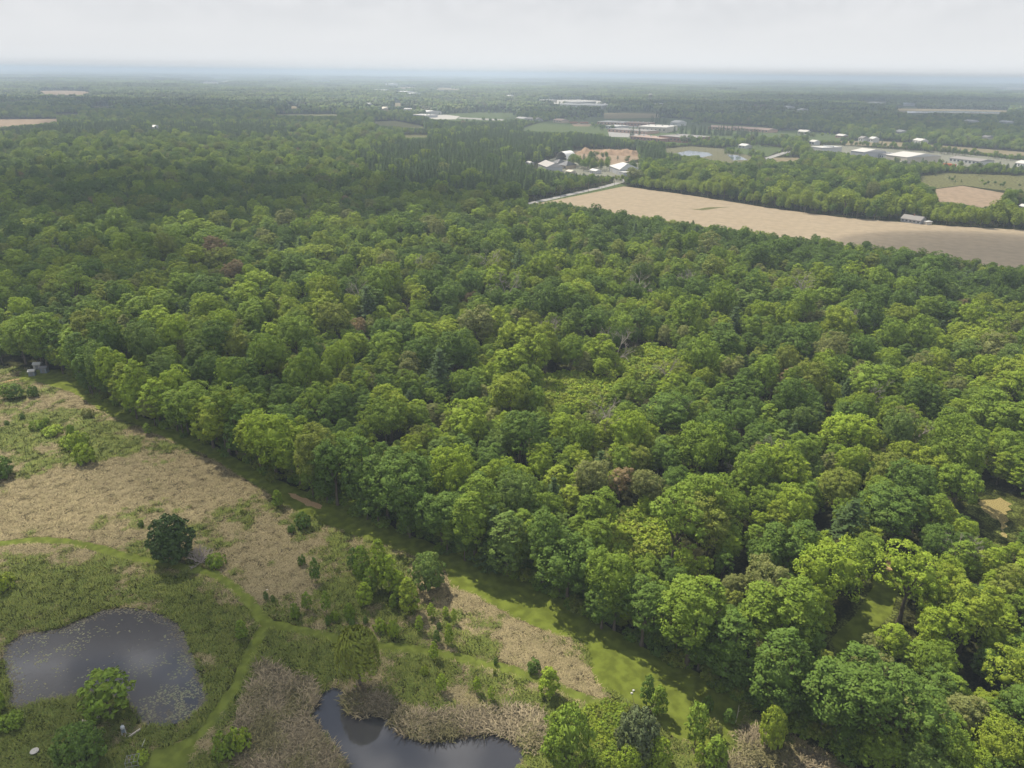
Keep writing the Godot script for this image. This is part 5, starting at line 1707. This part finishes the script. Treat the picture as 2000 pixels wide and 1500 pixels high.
func build_town() -> void:
	for row in houses:
		var f := house_frame(row)
		var w: float = f[2]
		var d: float = f[3]
		var h: float = row[6]
		var ground := terrain(f[0].x, f[0].y)
		house_spots.append([f[0], maxf(w, d) * 0.5 + 3.0])
		var o := thing(row[0], row[1], row[2], Vector3(f[0].x, ground, f[0].y), f[1], row[14])
		var wall := Shape.new()
		wall.block(Vector3(-w / 2, -0.5, -d / 2), Vector3(w / 2, h - 0.26, d / 2))
		part("wall", wall.mesh(), M[row[10]], o)
		var roof := Shape.new()
		match row[8]:
			"flat":
				roof.block(Vector3(-w / 2 - 0.2, h - 0.255, -d / 2 - 0.2), Vector3(w / 2 + 0.2, h + row[9], d / 2 + 0.2))
				if w > 20.0 and d > 20.0:
					var vents := Shape.new()
					for k in 4:
						var vx := w * (-0.36 + 0.24 * k)
						vents.block(Vector3(vx - 1.5, h + row[9], -d * 0.1 - 1.2), Vector3(vx + 1.5, h + row[9] + 1.4, -d * 0.1 + 1.2))
					part("roof_vents", vents.mesh(), M.steel, o)
			"gable":
				prism(roof, w, d, h, row[9], 0.4, 0.0)
			"hip":
				prism(roof, w, d, h, row[9], 0.5, minf(w, d) * 0.45)
		part("roof", roof.mesh(), M[row[11]], o)
		var n: int = row[12]
		for k in n:
			var wx := w * ((k + 0.5) / n - 0.5)
			var ww := minf(w / n * 0.26, 1.5)
			var wh := minf(h * 0.22, 1.1)
			var pane := Shape.new()
			pane.block(Vector3(wx - ww, h * 0.52 - wh, d / 2 + 0.004), Vector3(wx + ww, h * 0.52 + wh, d / 2 + 0.06))
			var frame := Shape.new()
			frame.block(Vector3(wx - ww - 0.12, h * 0.52 - wh - 0.18, d / 2 + 0.003), Vector3(wx + ww + 0.12, h * 0.52 - wh - 0.004, d / 2 + 0.12))
			var win := part("window", pane.mesh(), M.glass, o)
			part("sill", frame.mesh(), M.white, win)
		for k in row[13]:
			var dx: float = w * ((k + 0.5) / row[13] - 0.5) + (w / maxf(n, 1) * 0.5 if n > 0 else 0.0)
			var dw := minf(h * 0.28, 2.2) if n == 0 else 0.6
			var dh := h * 0.62 if n == 0 else 2.1
			var leaf := Shape.new()
			leaf.block(Vector3(dx - dw, 0.0, d / 2 + 0.004), Vector3(dx + dw, minf(dh, h - 0.5), d / 2 + 0.08))
			part("door", leaf.mesh(), M.door, o)
	var stack := Shape.new()
	stack.block(Vector3(-0.4, 4.0, -0.4), Vector3(0.4, 6.0, 0.4))
	part("chimney", stack.mesh(), M.brick, get_node("farmhouse"))
	arched_shelter()
	water_tower()
	dirt_bank()
	vehicles()
	poles()
	town_trees()


func arched_shelter() -> void:
	# half a drum of white fabric on low walls, open towards the left front
	var a: Vector2 = Vector2(55, -959)
	var b: Vector2 = Vector2(66, -961)
	var mid := (a + b) * 0.5
	var o := thing("arched_shelter", "white fabric arch shelter, open at its left front, beside the dirt bank", "building", Vector3(mid.x + 5.0, 0, mid.y - 8.0), -0.62)
	var R := 8.0
	var L := 22.0
	var skin := Shape.new()
	var inner := Shape.new()
	var end := Shape.new()
	var steps := 18
	for k in steps:
		var p := PI * k / steps
		var q := PI * (k + 1) / steps
		var c0 := Vector3(-cos(p) * R, 1.2 + sin(p) * R * 1.08, 0)
		var c1 := Vector3(-cos(q) * R, 1.2 + sin(q) * R * 1.08, 0)
		var back := Vector3(0, 0, -L / 2)
		var front := Vector3(0, 0, L / 2)
		skin.quad(c0 + back, c1 + back, c1 + front, c0 + front)
		inner.quad((c1 + front) * Vector3(0.985, 0.985, 1), (c1 + back) * Vector3(0.985, 0.985, 1), (c0 + back) * Vector3(0.985, 0.985, 1), (c0 + front) * Vector3(0.985, 0.985, 1))
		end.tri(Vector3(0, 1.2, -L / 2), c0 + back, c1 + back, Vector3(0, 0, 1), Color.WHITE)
	part("fabric_roof", skin.mesh(), M.fabric, o)
	part("lining", inner.mesh(), M.cream, o)
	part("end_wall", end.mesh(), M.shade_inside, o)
	for s in [-1.0, 1.0]:
		var low := Shape.new()
		low.block(Vector3(s * R - 0.4, 0, -L / 2), Vector3(s * R + 0.4, 1.3, L / 2 + 1.0))
		part("side_wall", low.mesh(), M.pale_paving, o)
	for k in 5:
		var rib := Shape.new()
		var z := lerpf(L / 2, -L / 2, k / 4.0)
		for j in 12:
			var p := PI * j / 12
			var q := PI * (j + 1) / 12
			rib.tube(Vector3(-cos(p) * R * 0.97, 1.2 + sin(p) * R * 1.04, z), Vector3(-cos(q) * R * 0.97, 1.2 + sin(q) * R * 1.04, z), 0.12, 0.12, 5, Color.WHITE)
		part("rib", rib.mesh(), M.steel, o)


func water_tower() -> void:
	var p: Vector2 = Vector2(490, -2828)
	var o := thing("water_tower", "white water tower standing above the far woods", "water tower", Vector3(p.x, terrain(p.x, p.y), p.y))
	var tank := Shape.new()
	tank.blob(Vector3(0, 34, 0), Vector3(7.5, 5.5, 7.5), 10, 18, Color.WHITE, lump, 0.0)
	part("tank", tank.mesh(), M.white, o)
	for k in 6:
		var a := TAU * k / 6
		var leg := Shape.new()
		leg.tube(Vector3(cos(a) * 8.0, 0, sin(a) * 8.0), Vector3(cos(a) * 6.4, 32, sin(a) * 6.4), 0.55, 0.5, 7, Color.WHITE)
		part("leg", leg.mesh(), M.white, o)
	var riser := Shape.new()
	riser.tube(Vector3.ZERO, Vector3(0, 30, 0), 1.3, 1.3, 10, Color.WHITE)
	part("riser", riser.mesh(), M.white, o)
	var walk := Shape.new()
	walk.tube(Vector3(0, 31.6, 0), Vector3(0, 32.4, 0), 8.2, 8.2, 18, Color.WHITE)
	part("walkway", walk.mesh(), M.steel, o)


func dirt_bank() -> void:
	# bare earth heaped along the back of the yard, gullied by rain
	var a: Vector2 = Vector2(82, -1040)
	var b: Vector2 = Vector2(166, -1009)
	var n := 60
	var m := 14
	var s := Shape.new()
	var along := (b - a) / n
	var away := Vector2(along.y, -along.x).normalized()
	var pts := []
	for i in n + 1:
		for j in m + 1:
			var t := float(j) / m
			var p := a + along * i + away * (t * 34.0)
			var hump := sin(PI * clampf(t, 0.0, 1.0)) * smoothstep(0.0, 0.12, float(i) / n) * smoothstep(1.0, 0.85, float(i) / n)
			var y := hump * (5.5 + 3.0 * noise_a.get_noise_2d(p.x * 1.5, p.y) + 2.2 * noise_b.get_noise_2d(p.x * 1.4, p.y * 0.4)) + 0.1
			pts.append(Vector3(p.x, y, p.y))
	for i in n:
		for j in m:
			var k := i * (m + 1) + j
			var g := 1.0 + 0.35 * noise_b.get_noise_2d(pts[k].x * 0.8, pts[k].z * 0.8)
			s.quad(pts[k + 1], pts[k + m + 2], pts[k + m + 1], pts[k], Color(0.235 * g, 0.165 * g, 0.112 * g))
	var soil := mat(Color.WHITE, 1.0, 0.1)
	soil.vertex_color_use_as_albedo = true
	var o := part("dirt_bank", s.mesh(), soil, self)
	tag(o, "long bare brown dirt bank behind the arched shelter and the white barn", "dirt bank")


func make_vehicle(called: String, label: String, category: String, p: Vector2, turn: float, size: Vector3, paint: String, box: bool, group := "") -> void:
	var o := thing(called, label, category, Vector3(p.x, terrain(p.x, p.y) + 0.1, p.y), turn, group)
	var L := size.x / 2
	var W := size.z / 2
	var H := size.y
	var body := Shape.new()
	var glass := Shape.new()
	if box:
		body.block(Vector3(-L, 0.9, -W), Vector3(L, H, W))
	else:
		body.block(Vector3(-L, 0.35, -W), Vector3(L, H * 0.58, W))
		# the cabin narrows upwards
		var y0 := H * 0.581
		var c := [Vector3(-L * 0.72, y0, 0), Vector3(-L * 0.45, H, 0), Vector3(L * 0.22, H, 0), Vector3(L * 0.5, y0, 0)]
		var v0 := Vector3(0, 0, W * 0.95)
		var v1 := Vector3(0, 0, W * 0.78)
		glass.quad(c[1] + v1, c[2] + v1, c[3] + v0, c[0] + v0)
		glass.quad(c[2] - v1, c[1] - v1, c[0] - v0, c[3] - v0)
		glass.quad(c[2] + v1, c[2] - v1, c[3] - v0, c[3] + v0)
		glass.quad(c[1] - v1, c[1] + v1, c[0] + v0, c[0] - v0)
		body.quad(c[1] - v1, c[2] - v1, c[2] + v1, c[1] + v1)
		part("windows", glass.mesh(), M.glass, o)
	part("body", body.mesh(), M[paint], o)
	for x in [-0.62, 0.62]:
		for z in [-1.0, 1.0]:
			var tyre := Shape.new()
			var r := 0.5 if box else 0.34
			tyre.tube(Vector3(L * x, r, z * W - 0.12), Vector3(L * x, r, z * W + 0.12), r, r, 10, Color.WHITE)
			tyre.blob(Vector3(L * x, r, z * W), Vector3(r * 0.98, r * 0.98, 0.1), 4, 10, Color.WHITE, lump, 0.0)
			part("wheel", tyre.mesh(), M.tyre, o)


func vehicles() -> void:
	make_vehicle("van", "white van parked beside the big white barn, nearer the road", "van", Vector2(116, -820), 0.9, Vector3(6.0, 2.6, 2.1), "white", true)
	make_vehicle("van", "white van parked beside the big white barn, right of the other", "van", Vector2(118, -811), 0.3, Vector3(6.0, 2.6, 2.1), "white", true)
	make_vehicle("trailer", "long white trailer right of the white box annexe at the works", "trailer", Vector2(513, -973), -0.25, Vector3(15.0, 3.8, 2.6), "white", true)
	make_vehicle("trailer", "long white trailer farthest right before the largest works hall", "trailer", Vector2(519, -962), -0.25, Vector3(15.0, 3.8, 2.6), "cream", true)
	make_vehicle("trailer", "white trailer left before the largest works hall", "trailer", Vector2(501, -1008), -0.25, Vector3(14.0, 3.8, 2.6), "white", true)
	make_vehicle("trailer", "pale trailer beside the white-roofed flat hall", "trailer", Vector2(477, -1148), -0.1, Vector3(12.0, 3.4, 2.6), "white", true)
	make_vehicle("trailer", "grey trailer parked right of the pale one by the flat hall", "trailer", Vector2(482, -1136), -0.1, Vector3(12.0, 3.4, 2.6), "grey_wall", true)
	make_vehicle("truck", "orange lorry in the yard left of the rubble", "lorry", Vector2(538, -937), -0.3, Vector3(9.0, 3.6, 2.6), "orange", true)
	make_vehicle("truck", "red lorry beside the orange one in the yard", "lorry", Vector2(540, -929), -0.2, Vector3(8.0, 3.4, 2.6), "red", true)
	var paints := ["white", "steel", "slate", "red", "white", "dark_roof", "steel", "white", "slate", "white"]
	for k in 10:
		make_vehicle("parked_car", "%s car, %s from the left along the school car park" % [["white", "silver", "slate", "red", "white", "black", "silver", "white", "slate", "white"][k], ["first", "second", "third", "fourth", "fifth", "sixth", "seventh", "eighth", "ninth", "last"][k]], "car", (Vector2(298, -1282) as Vector2).lerp(Vector2(344, -1299), k / 9.0), 1.4, Vector3(4.6, 1.5, 1.85), paints[k], false, "cars in the school car park")
	structure("car_park", sheet(PackedVector2Array([Vector2(296, -1297), Vector2(354, -1337), Vector2(353, -1295), Vector2(290, -1246)]), 0.09), M.asphalt)
	structure("car_park", sheet(PackedVector2Array([Vector2(180, -1481), Vector2(253, -1467), Vector2(232, -1329), Vector2(166, -1343)]), 0.09), M.asphalt)
	structure("car_park", sheet(PackedVector2Array([Vector2(224, -1690), Vector2(268, -1681), Vector2(253, -1596), Vector2(213, -1605)]), 0.09), M.asphalt)
	structure("ball_field", sheet(roughened(PackedVector2Array([Vector2(124, -1689), Vector2(150, -1730), Vector2(169, -1680), Vector2(155, -1610), Vector2(125, -1613)]), 8.0, 2.0), 0.09), M.plough_pink)
	for k in 2:
		var p: Vector2 = Vector2(130, -1699) if k == 0 else Vector2(153, -1703)
		var o := thing("dugout", ["small red dugout at the left of the ball field", "small red dugout at the top of the ball field"][k], "dugout", Vector3(p.x, 0, p.y))
		var wall := Shape.new()
		wall.block(Vector3(-9, 0, -3), Vector3(9, 2.8, -2.6))
		part("back_wall", wall.mesh(), M.pale_brick, o)
		var roof := Shape.new()
		roof.block(Vector3(-9.5, 3.0, -3.4), Vector3(9.5, 3.4, 3.0))
		part("roof", roof.mesh(), M.red, o)
		for x in [-9.0, 0.0, 9.0]:
			var post := Shape.new()
			post.tube(Vector3(x, 0, 2.4), Vector3(x, 3.0, 2.4), 0.15, 0.15, 6, Color.WHITE)
			part("post", post.mesh(), M.steel, o)
	# rubble heap in the yard
	var heap := Shape.new()
	var r := RandomNumberGenerator.new()
	r.seed = 8
	for k in 60:
		var q := Vector2(r.randfn(0, 7.0), r.randfn(0, 4.0))
		heap.blob(Vector3(q.x, maxf(0.2, 2.2 - q.length() * 0.2), q.y), Vector3(r.randf_range(0.5, 1.6), r.randf_range(0.4, 1.0), r.randf_range(0.5, 1.6)), 4, 6, Color.WHITE, lump, 1.0)
	var p: Vector2 = Vector2(559, -912)
	var o := thing("rubble_heap", "heap of pale rubble in the yard right of the lorries", "rubble", Vector3(p.x, 0, p.y))
	part("rubble", heap.mesh(), M.cream, o).set_meta("kind", "stuff")


func poles() -> void:
	for row in [[Vector2(98, -729), "wooden pole farthest along the road by the ploughed field"], [Vector2(83, -704), "wooden pole second farthest along the road by the ploughed field"], [Vector2(68, -681), "wooden pole second nearest along the road by the ploughed field"], [Vector2(41, -652), "wooden pole nearest along the road by the ploughed field"]]:
		var o := thing("utility_pole", row[1], "utility pole", Vector3(row[0].x, 0, row[0].y), 0.6, "poles along the road")
		var pole := Shape.new()
		pole.tube(Vector3.ZERO, Vector3(0, 10.5, 0), 0.17, 0.12, 8, Color.WHITE)
		part("pole", pole.mesh(), M.pole, o)
		var arm := Shape.new()
		arm.block(Vector3(-1.2, 9.6, -0.07), Vector3(1.2, 9.75, 0.07))
		var cross := part("crossarm", arm.mesh(), M.pole, o)
		for x in [-1.1, -0.5, 0.5, 1.1]:
			var cup := Shape.new()
			cup.tube(Vector3(x, 9.755, 0), Vector3(x, 9.95, 0), 0.05, 0.03, 6, Color.WHITE)
			part("insulator", cup.mesh(), M.grey_wall, cross)


func town_trees() -> void:
	# dark conifers in rows by the school, and the pale tree at the road's bend
	var r := RandomNumberGenerator.new()
	r.seed = 61
	var n := 0
	var which := "first second third fourth fifth sixth seventh eighth ninth tenth eleventh twelfth thirteenth fourteenth fifteenth sixteenth seventeenth eighteenth nineteenth twentieth twenty-first twenty-second twenty-third twenty-fourth".split(" ")
	for row in [[Vector2(327, -1415), Vector2(399, -1401), 24], [Vector2(401, -1390), Vector2(419, -1304), 15], [Vector2(310, -1761), Vector2(339, -1729), 7], [Vector2(203, -1337), Vector2(210, -1316), 3], [Vector2(301, -1435), Vector2(311, -1412), 5], [Vector2(321, -1260), Vector2(320, -1250), 1], [Vector2(310, -1331), Vector2(311, -1331), 1]]:
		for k in row[2]:
			var p: Vector2 = (row[0] as Vector2).lerp(row[1], (k + 0.5) / row[2]) + Vector2(r.randfn(0, 2), r.randfn(0, 6))
			var where_: String = ["in the long row behind the small lake", "in the short row right of the long one", "behind the pale school hall", "before the low brick school wing", "between the school blocks", "alone right of the car park", "alone at the end of the main school block"][[24, 15, 7, 3, 5, 1, 1].find(row[2]) if row[2] > 1 else (5 if n % 2 == 0 else 6)]
			var o := thing("conifer_tree", "%s dark conifer %s, counted from the left" % [which[k], where_] if row[2] > 1 else "dark conifer " + where_, "tree", Vector3(p.x, 0, p.y), r.randf() * TAU, "dark conifers by the school")
			var s := r.randf_range(0.8, 1.15)
			o.scale = Vector3(s * 1.35, s, s * 1.35)
			part("crown", crowns.spruce0, M.needle, o)
			part("trunk", trunks.spruce0, M.bark, o)
			n += 1
	# hedges, clumps and lone trees among the buildings
	var kinds := ["oak0", "maple4", "oak2", "slim7", "maple3", "pine0"]
	var clumps := Copies.new()
	for row in [
		[Vector2(522, -1221), Vector2(574, -1193), 26, 6.0, 8.0], [Vector2(579, -1168), Vector2(639, -1121), 34, 8.0, 11.0], [Vector2(622, -1104), Vector2(678, -1015), 30, 8.0, 9.0], [Vector2(442, -949), Vector2(521, -893), 46, 10.0, 9.0], [Vector2(518, -888), Vector2(588, -857), 40, 10.0, 10.0], [Vector2(342, -1180), Vector2(388, -1240), 14, 10.0, 12.0], [Vector2(387, -1186), Vector2(446, -1230), 26, 12.0, 14.0], [Vector2(430, -1218), Vector2(472, -1242), 18, 10.0, 14.0],
		[Vector2(299, -1065), Vector2(334, -1015), 20, 8.0, 8.0], [Vector2(384, -1061), Vector2(425, -1095), 22, 10.0, 10.0], [Vector2(50, -1711), Vector2(210, -1926), 26, 14.0, 11.0], [Vector2(166, -1565), Vector2(216, -1410), 18, 12.0, 10.0], [Vector2(383, -1720), Vector2(470, -1792), 16, 14.0, 10.0], [Vector2(249, -1466), Vector2(340, -1522), 9, 8.0, 8.0], [Vector2(249, -1260), Vector2(343, -1172), 60, 9.0, 11.0], [Vector2(65, -904), Vector2(101, -848), 24, 9.0, 12.0], [Vector2(37, -994), Vector2(56, -1037), 10, 6.0, 11.0], [Vector2(84, -987), Vector2(151, -946), 12, 7.0, 9.0],
		[Vector2(140, -871), Vector2(140, -803), 10, 8.0, 12.0], [Vector2(465, -803), Vector2(510, -753), 16, 12.0, 4.0], [Vector2(514, -1384), Vector2(604, -1421), 10, 10.0, 8.0], [Vector2(-200, -2057), Vector2(-9, -2102), 30, 25.0, 11.0], [Vector2(-119, -1678), Vector2(4, -1684), 24, 14.0, 10.0], [Vector2(115, -2738), Vector2(305, -2662), 20, 40.0, 12.0], [Vector2(-306, -2236), Vector2(-226, -2050), 14, 25.0, 12.0],
	]:
		for k in row[2]:
			var p: Vector2 = (row[0] as Vector2).lerp(row[1], r.randf()) + Vector2(r.randfn(0, row[3]), r.randfn(0, row[3] * 1.6))
			var blocked := false
			for f in house_spots:
				if p.distance_to(f[0]) < f[1]:
					blocked = true
			if blocked:
				continue
			var kind: String = kinds[r.randi() % 6]
			var h: float = row[4] * r.randf_range(0.6, 1.25)
			clumps.put(kind, tree_place([p, h * r.randf_range(0.26, 0.40), h, kind, 0, r.randf() * TAU]), leaf_tint(tone_at(p, r), kind, r))
	var among := stuff("town_trees", "hedges and clumps of trees between the far buildings")
	for key in clumps.where:
		scatter("clump_trees", tree_mesh(key), null, clumps.where[key], clumps.tint[key], among)
	var q: Vector2 = Vector2(118, -735)
	var pale := thing("broadleaf_tree", "broad pale olive tree at the bend of the road by the field corner", "tree", Vector3(q.x, 0, q.y))
	pale.scale = Vector3(1.5, 0.95, 1.5)
	part("crown", crowns.oak0, M.leaf6, pale)
	part("trunk", trunks.oak0, M.bark, pale)


# ---------------------------------------------------------------- small things near at hand

func shape_part(called: String, m: Material, parent: Node, boxes: Array) -> void:
	var s := Shape.new()
	for b in boxes:
		s.block(b[0], b[1])
	part(called, s.mesh(), m, parent)


func build_small_things() -> void:
	var o: Node3D
	var p: Vector2
	# sheds where the mown strip turns the corner
	for row in [[Vector2(-169.7, -235.8), 2.0, 1.8, 1.9, "slate", "pale_roof", "small grey-blue shed nearest the mown corner, partly under a bush", 0.3], [Vector2(-167.1, -238.8), 2.2, 2.0, 2.0, "slate", "dark_roof", "dark grey shed under the trees right of the others", 0.1], [Vector2(-171.5, -242.1), 2.4, 2.0, 2.1, "door", "white", "dark shed with a pale roof, farthest back of three", 0.2]]:
		p = row[0]
		o = thing("shed", row[6], "shed", Vector3(p.x, 0, p.y), row[7], "sheds by the mown corner")
		var w: float = row[1] / 2
		var d: float = row[2] / 2
		shape_part("wall", M[row[4]], o, [[Vector3(-w, 0, -d), Vector3(w, row[3] - 0.2, d)]])
		var roof := Shape.new()
		prism(roof, row[1], row[2], row[3], 0.5, 0.15, 0.0)
		part("roof", roof.mesh(), M[row[5]], o)
		shape_part("door", M.dark_roof, o, [[Vector3(-0.45, 0.02, d + 0.004), Vector3(0.45, 1.6, d + 0.05)]])
	# the round white disc
	p = Vector2(-75.0, -82.1)
	o = thing("round_table", "white round table top standing in the grass below the left pond", "table", Vector3(p.x, 0, p.y))
	var disc := Shape.new()
	disc.blob(Vector3(0, 0.55, 0), Vector3(0.66, 0.05, 0.66), 6, 24, Color.WHITE, lump, 0.0)
	part("table_top", disc.mesh(), M.shaded_white, o)
	var stem := Shape.new()
	stem.tube(Vector3.ZERO, Vector3(0, 0.52, 0), 0.2, 0.16, 10, Color.WHITE)
	part("stem", stem.mesh(), M.pale_wood, o)
	# the hooded grey frame by the pond
	p = Vector2(-62.6, -85.7)
	o = thing("hooded_stand", "pale grey two-legged stand with a rounded pointed hood by the left pond", "stand", Vector3(p.x, 0, p.y), 0.3)
	var hood := Shape.new()
	hood.blob(Vector3(0, 1.75, 0), Vector3(0.36, 0.42, 0.3), 6, 10, Color.WHITE, lump, 0.25)
	hood.tube(Vector3(0, 2.1, 0), Vector3(0.04, 2.5, 0), 0.07, 0.01, 6, Color.WHITE)
	part("hood", hood.mesh(), M.steel, o)
	for s in [-1.0, 1.0]:
		var leg := Shape.new()
		leg.tube(Vector3(s * 0.34, 0, 0), Vector3(s * 0.22, 1.6, 0), 0.07, 0.06, 6, Color.WHITE)
		part("leg", leg.mesh(), M.steel, o)
	shape_part("shelf", M.slate, o, [[Vector3(-0.26, 0.75, -0.2), Vector3(0.26, 1.45, 0.2)]])
	p = Vector2(-62.0, -85.6)
	o = thing("wooden_frame", "small square whitish wooden frame lying at the hooded stand's foot", "frame", Vector3(p.x, 0, p.y), 0.3)
	shape_part("side", M.pale_wood, o, [[Vector3(-0.4, 0, -0.3), Vector3(-0.28, 0.15, 0.3)]])
	shape_part("side", M.pale_wood, o, [[Vector3(0.28, 0, -0.3), Vector3(0.4, 0.15, 0.3)]])
	shape_part("end", M.pale_wood, o, [[Vector3(-0.277, 0, -0.3), Vector3(0.277, 0.15, -0.2)]])
	shape_part("end", M.pale_wood, o, [[Vector3(-0.277, 0, 0.2), Vector3(0.277, 0.15, 0.3)]])
	var a: Vector2 = Vector2(-61.6, -85.2)
	var b: Vector2 = Vector2(-60.4, -86.8)
	var beam := func(called: String, label: String, category: String, from: Vector2, to: Vector2, wide: float, high: float, m: Material):
		var st := Shape.new()
		var l := from.distance_to(to)
		st.block(Vector3(-l / 2, 0.04, -wide / 2), Vector3(l / 2, 0.04 + high, wide / 2))
		var oo := part(numbered(called), st.mesh(), m, self)
		oo.position = Vector3((from.x + to.x) / 2, 0, (from.y + to.y) / 2)
		oo.rotation.y = atan2(-(to.y - from.y), to.x - from.x)
		tag(oo, label, category)
	beam.call("plank", "long tan plank lying between the hooded stand and the pond", "plank", a, b, 0.22, 0.35, M.pale_wood)
	beam.call("white_pole", "thin white pole lying in the grass right of the hooded stand", "pole", Vector2(-58.7, -83.5), Vector2(-58.9, -85.2), 0.09, 0.12, M.white)
	beam.call("board", "short cream board lying in the grass above the broad bush", "board", Vector2(-71.0, -88.3), Vector2(-70.1, -88.5), 0.45, 0.2, M.cream)
	beam.call("orange_board", "small orange-brown board against the cream one in the grass", "board", Vector2(-70.4, -87.9), Vector2(-69.9, -88.0), 0.3, 0.12, M.sand)
	for row in [[Vector2(-68.9, -89.1), 0.42, "pale rounded stone right of the cream board"], [Vector2(-88.8, -187.5), 1.1, "tan mound of earth at the foot of the wood edge"], [Vector2(-50.8, -122.1), 0.22, "tiny white stone in the straw above the two tiny bushes"], [Vector2(-72.5, -83.7), 0.3, "pale stone in the grass right of the round table"]]:
		p = row[0]
		o = thing("rock", row[2], "rock", Vector3(p.x, 0, p.y))
		var st := Shape.new()
		st.blob(Vector3(0, row[1] * 0.3, 0), Vector3(row[1], row[1] * 0.55, row[1] * 0.75), 8, 12, Color.WHITE, lump, 0.5)
		part("stone", st.mesh(), M.sand if row[1] > 1.0 else M.pale_wood, o)
	# the trellis at the bottom edge
	p = Vector2(-58.4, -80.2)
	o = thing("trellis", "grey metal trellis overgrown with leaves at the bottom left edge", "trellis", Vector3(p.x, 0, p.y), 0.25)
	for x in [-0.9, 0.0, 0.9]:
		for z in [-0.7, 0.7]:
			var post := Shape.new()
			post.tube(Vector3(x, 0, z), Vector3(x, 1.5, z), 0.04, 0.04, 6, Color.WHITE)
			part("post", post.mesh(), M.iron, o)
	for y in [0.6, 1.45]:
		for z in [-0.7, 0.7]:
			var rail := Shape.new()
			rail.tube(Vector3(-0.9, y, z), Vector3(0.9, y, z), 0.03, 0.03, 6, Color.WHITE)
			part("rail", rail.mesh(), M.iron, o)
	for x in [-0.9, -0.3, 0.3, 0.9]:
		var rail := Shape.new()
		rail.tube(Vector3(x, 1.5, -0.7), Vector3(x, 1.5, 0.7), 0.03, 0.03, 6, Color.WHITE)
		part("rail", rail.mesh(), M.iron, o)
	plant("climbing_bush", "bush1", "", M.leaf2, p.x + 0.6, p.y - 0.9, 1.3, 2.2, "leafy bright bush growing over the grey trellis")
	# bench slab and markers on the lawn
	p = Vector2(36.7, -97.9)
	o = thing("bench", "pale slab bench in the shade at the top of the lawn", "bench", Vector3(p.x, 0, p.y), -0.35)
	shape_part("seat", M.white, o, [[Vector3(-0.6, 0.42, -0.3), Vector3(0.6, 0.52, 0.3)]])
	shape_part("leg", M.pale_paving, o, [[Vector3(-0.45, 0, -0.22), Vector3(-0.3, 0.418, 0.22)]])
	shape_part("leg", M.pale_paving, o, [[Vector3(0.3, 0, -0.22), Vector3(0.45, 0.418, 0.22)]])
	for row in [[Vector2(22.1, -96.2), "white marker block on the lawn, farther of two"], [Vector2(21.7, -95.6), "white marker block on the lawn, nearer of two"]]:
		p = row[0]
		o = thing("marker_block", row[1], "marker", Vector3(p.x, 0, p.y), 0.4)
		shape_part("block", M.white, o, [[Vector3(-0.17, 0, -0.15), Vector3(0.17, 0.22, 0.15)]])
		shape_part("cap", M.white, o, [[Vector3(-0.13, 0.223, -0.11), Vector3(0.13, 0.26, 0.11)]])
	# posts of the tee pad in the wood
	for row in [[Vector2(84.6, -134.3), 1.1, "short white post at the left corner of the tee pad"], [Vector2(86.7, -133.4), 1.1, "short white post at the right corner of the tee pad"]]:
		p = row[0]
		o = thing("tee_post", row[2], "post", Vector3(p.x, 0, p.y))
		var post := Shape.new()
		post.tube(Vector3.ZERO, Vector3(0, row[1], 0), 0.14, 0.14, 8, Color.WHITE)
		part("post", post.mesh(), M.white, o)
		shape_part("cap", M.steel, o, [[Vector3(-0.17, row[1] + 0.003, -0.17), Vector3(0.17, row[1] + 0.08, 0.17)]])
	p = Vector2(86.0, -130.9)
	o = thing("bare_pole", "tall thin bare pole right of the tee pad", "pole", Vector3(p.x, 0, p.y))
	var mast := Shape.new()
	mast.tube(Vector3.ZERO, Vector3(0, 5.2, 0), 0.08, 0.05, 6, Color.WHITE)
	part("mast", mast.mesh(), M.dead, o)
	p = Vector2(38.3, -89.6)
	o = thing("dead_pole", "bleached thin dead trunk standing at the lawn's lower end", "dead tree", Vector3(p.x, 0, p.y))
	mast = Shape.new()
	mast.tube(Vector3.ZERO, Vector3(0.1, 2.2, 0), 0.07, 0.055, 6, Color.WHITE)
	mast.tube(Vector3(0.1, 2.2, 0), Vector3(0.02, 4.2, 0.1), 0.055, 0.02, 6, Color.WHITE)
	part("trunk", mast.mesh(), M.pale_wood, o)
	mast = Shape.new()
	mast.tube(Vector3(0.08, 2.6, 0.02), Vector3(0.5, 3.1, 0.2), 0.03, 0.01, 5, Color.WHITE)
	part("branch", mast.mesh(), M.pale_wood, o)
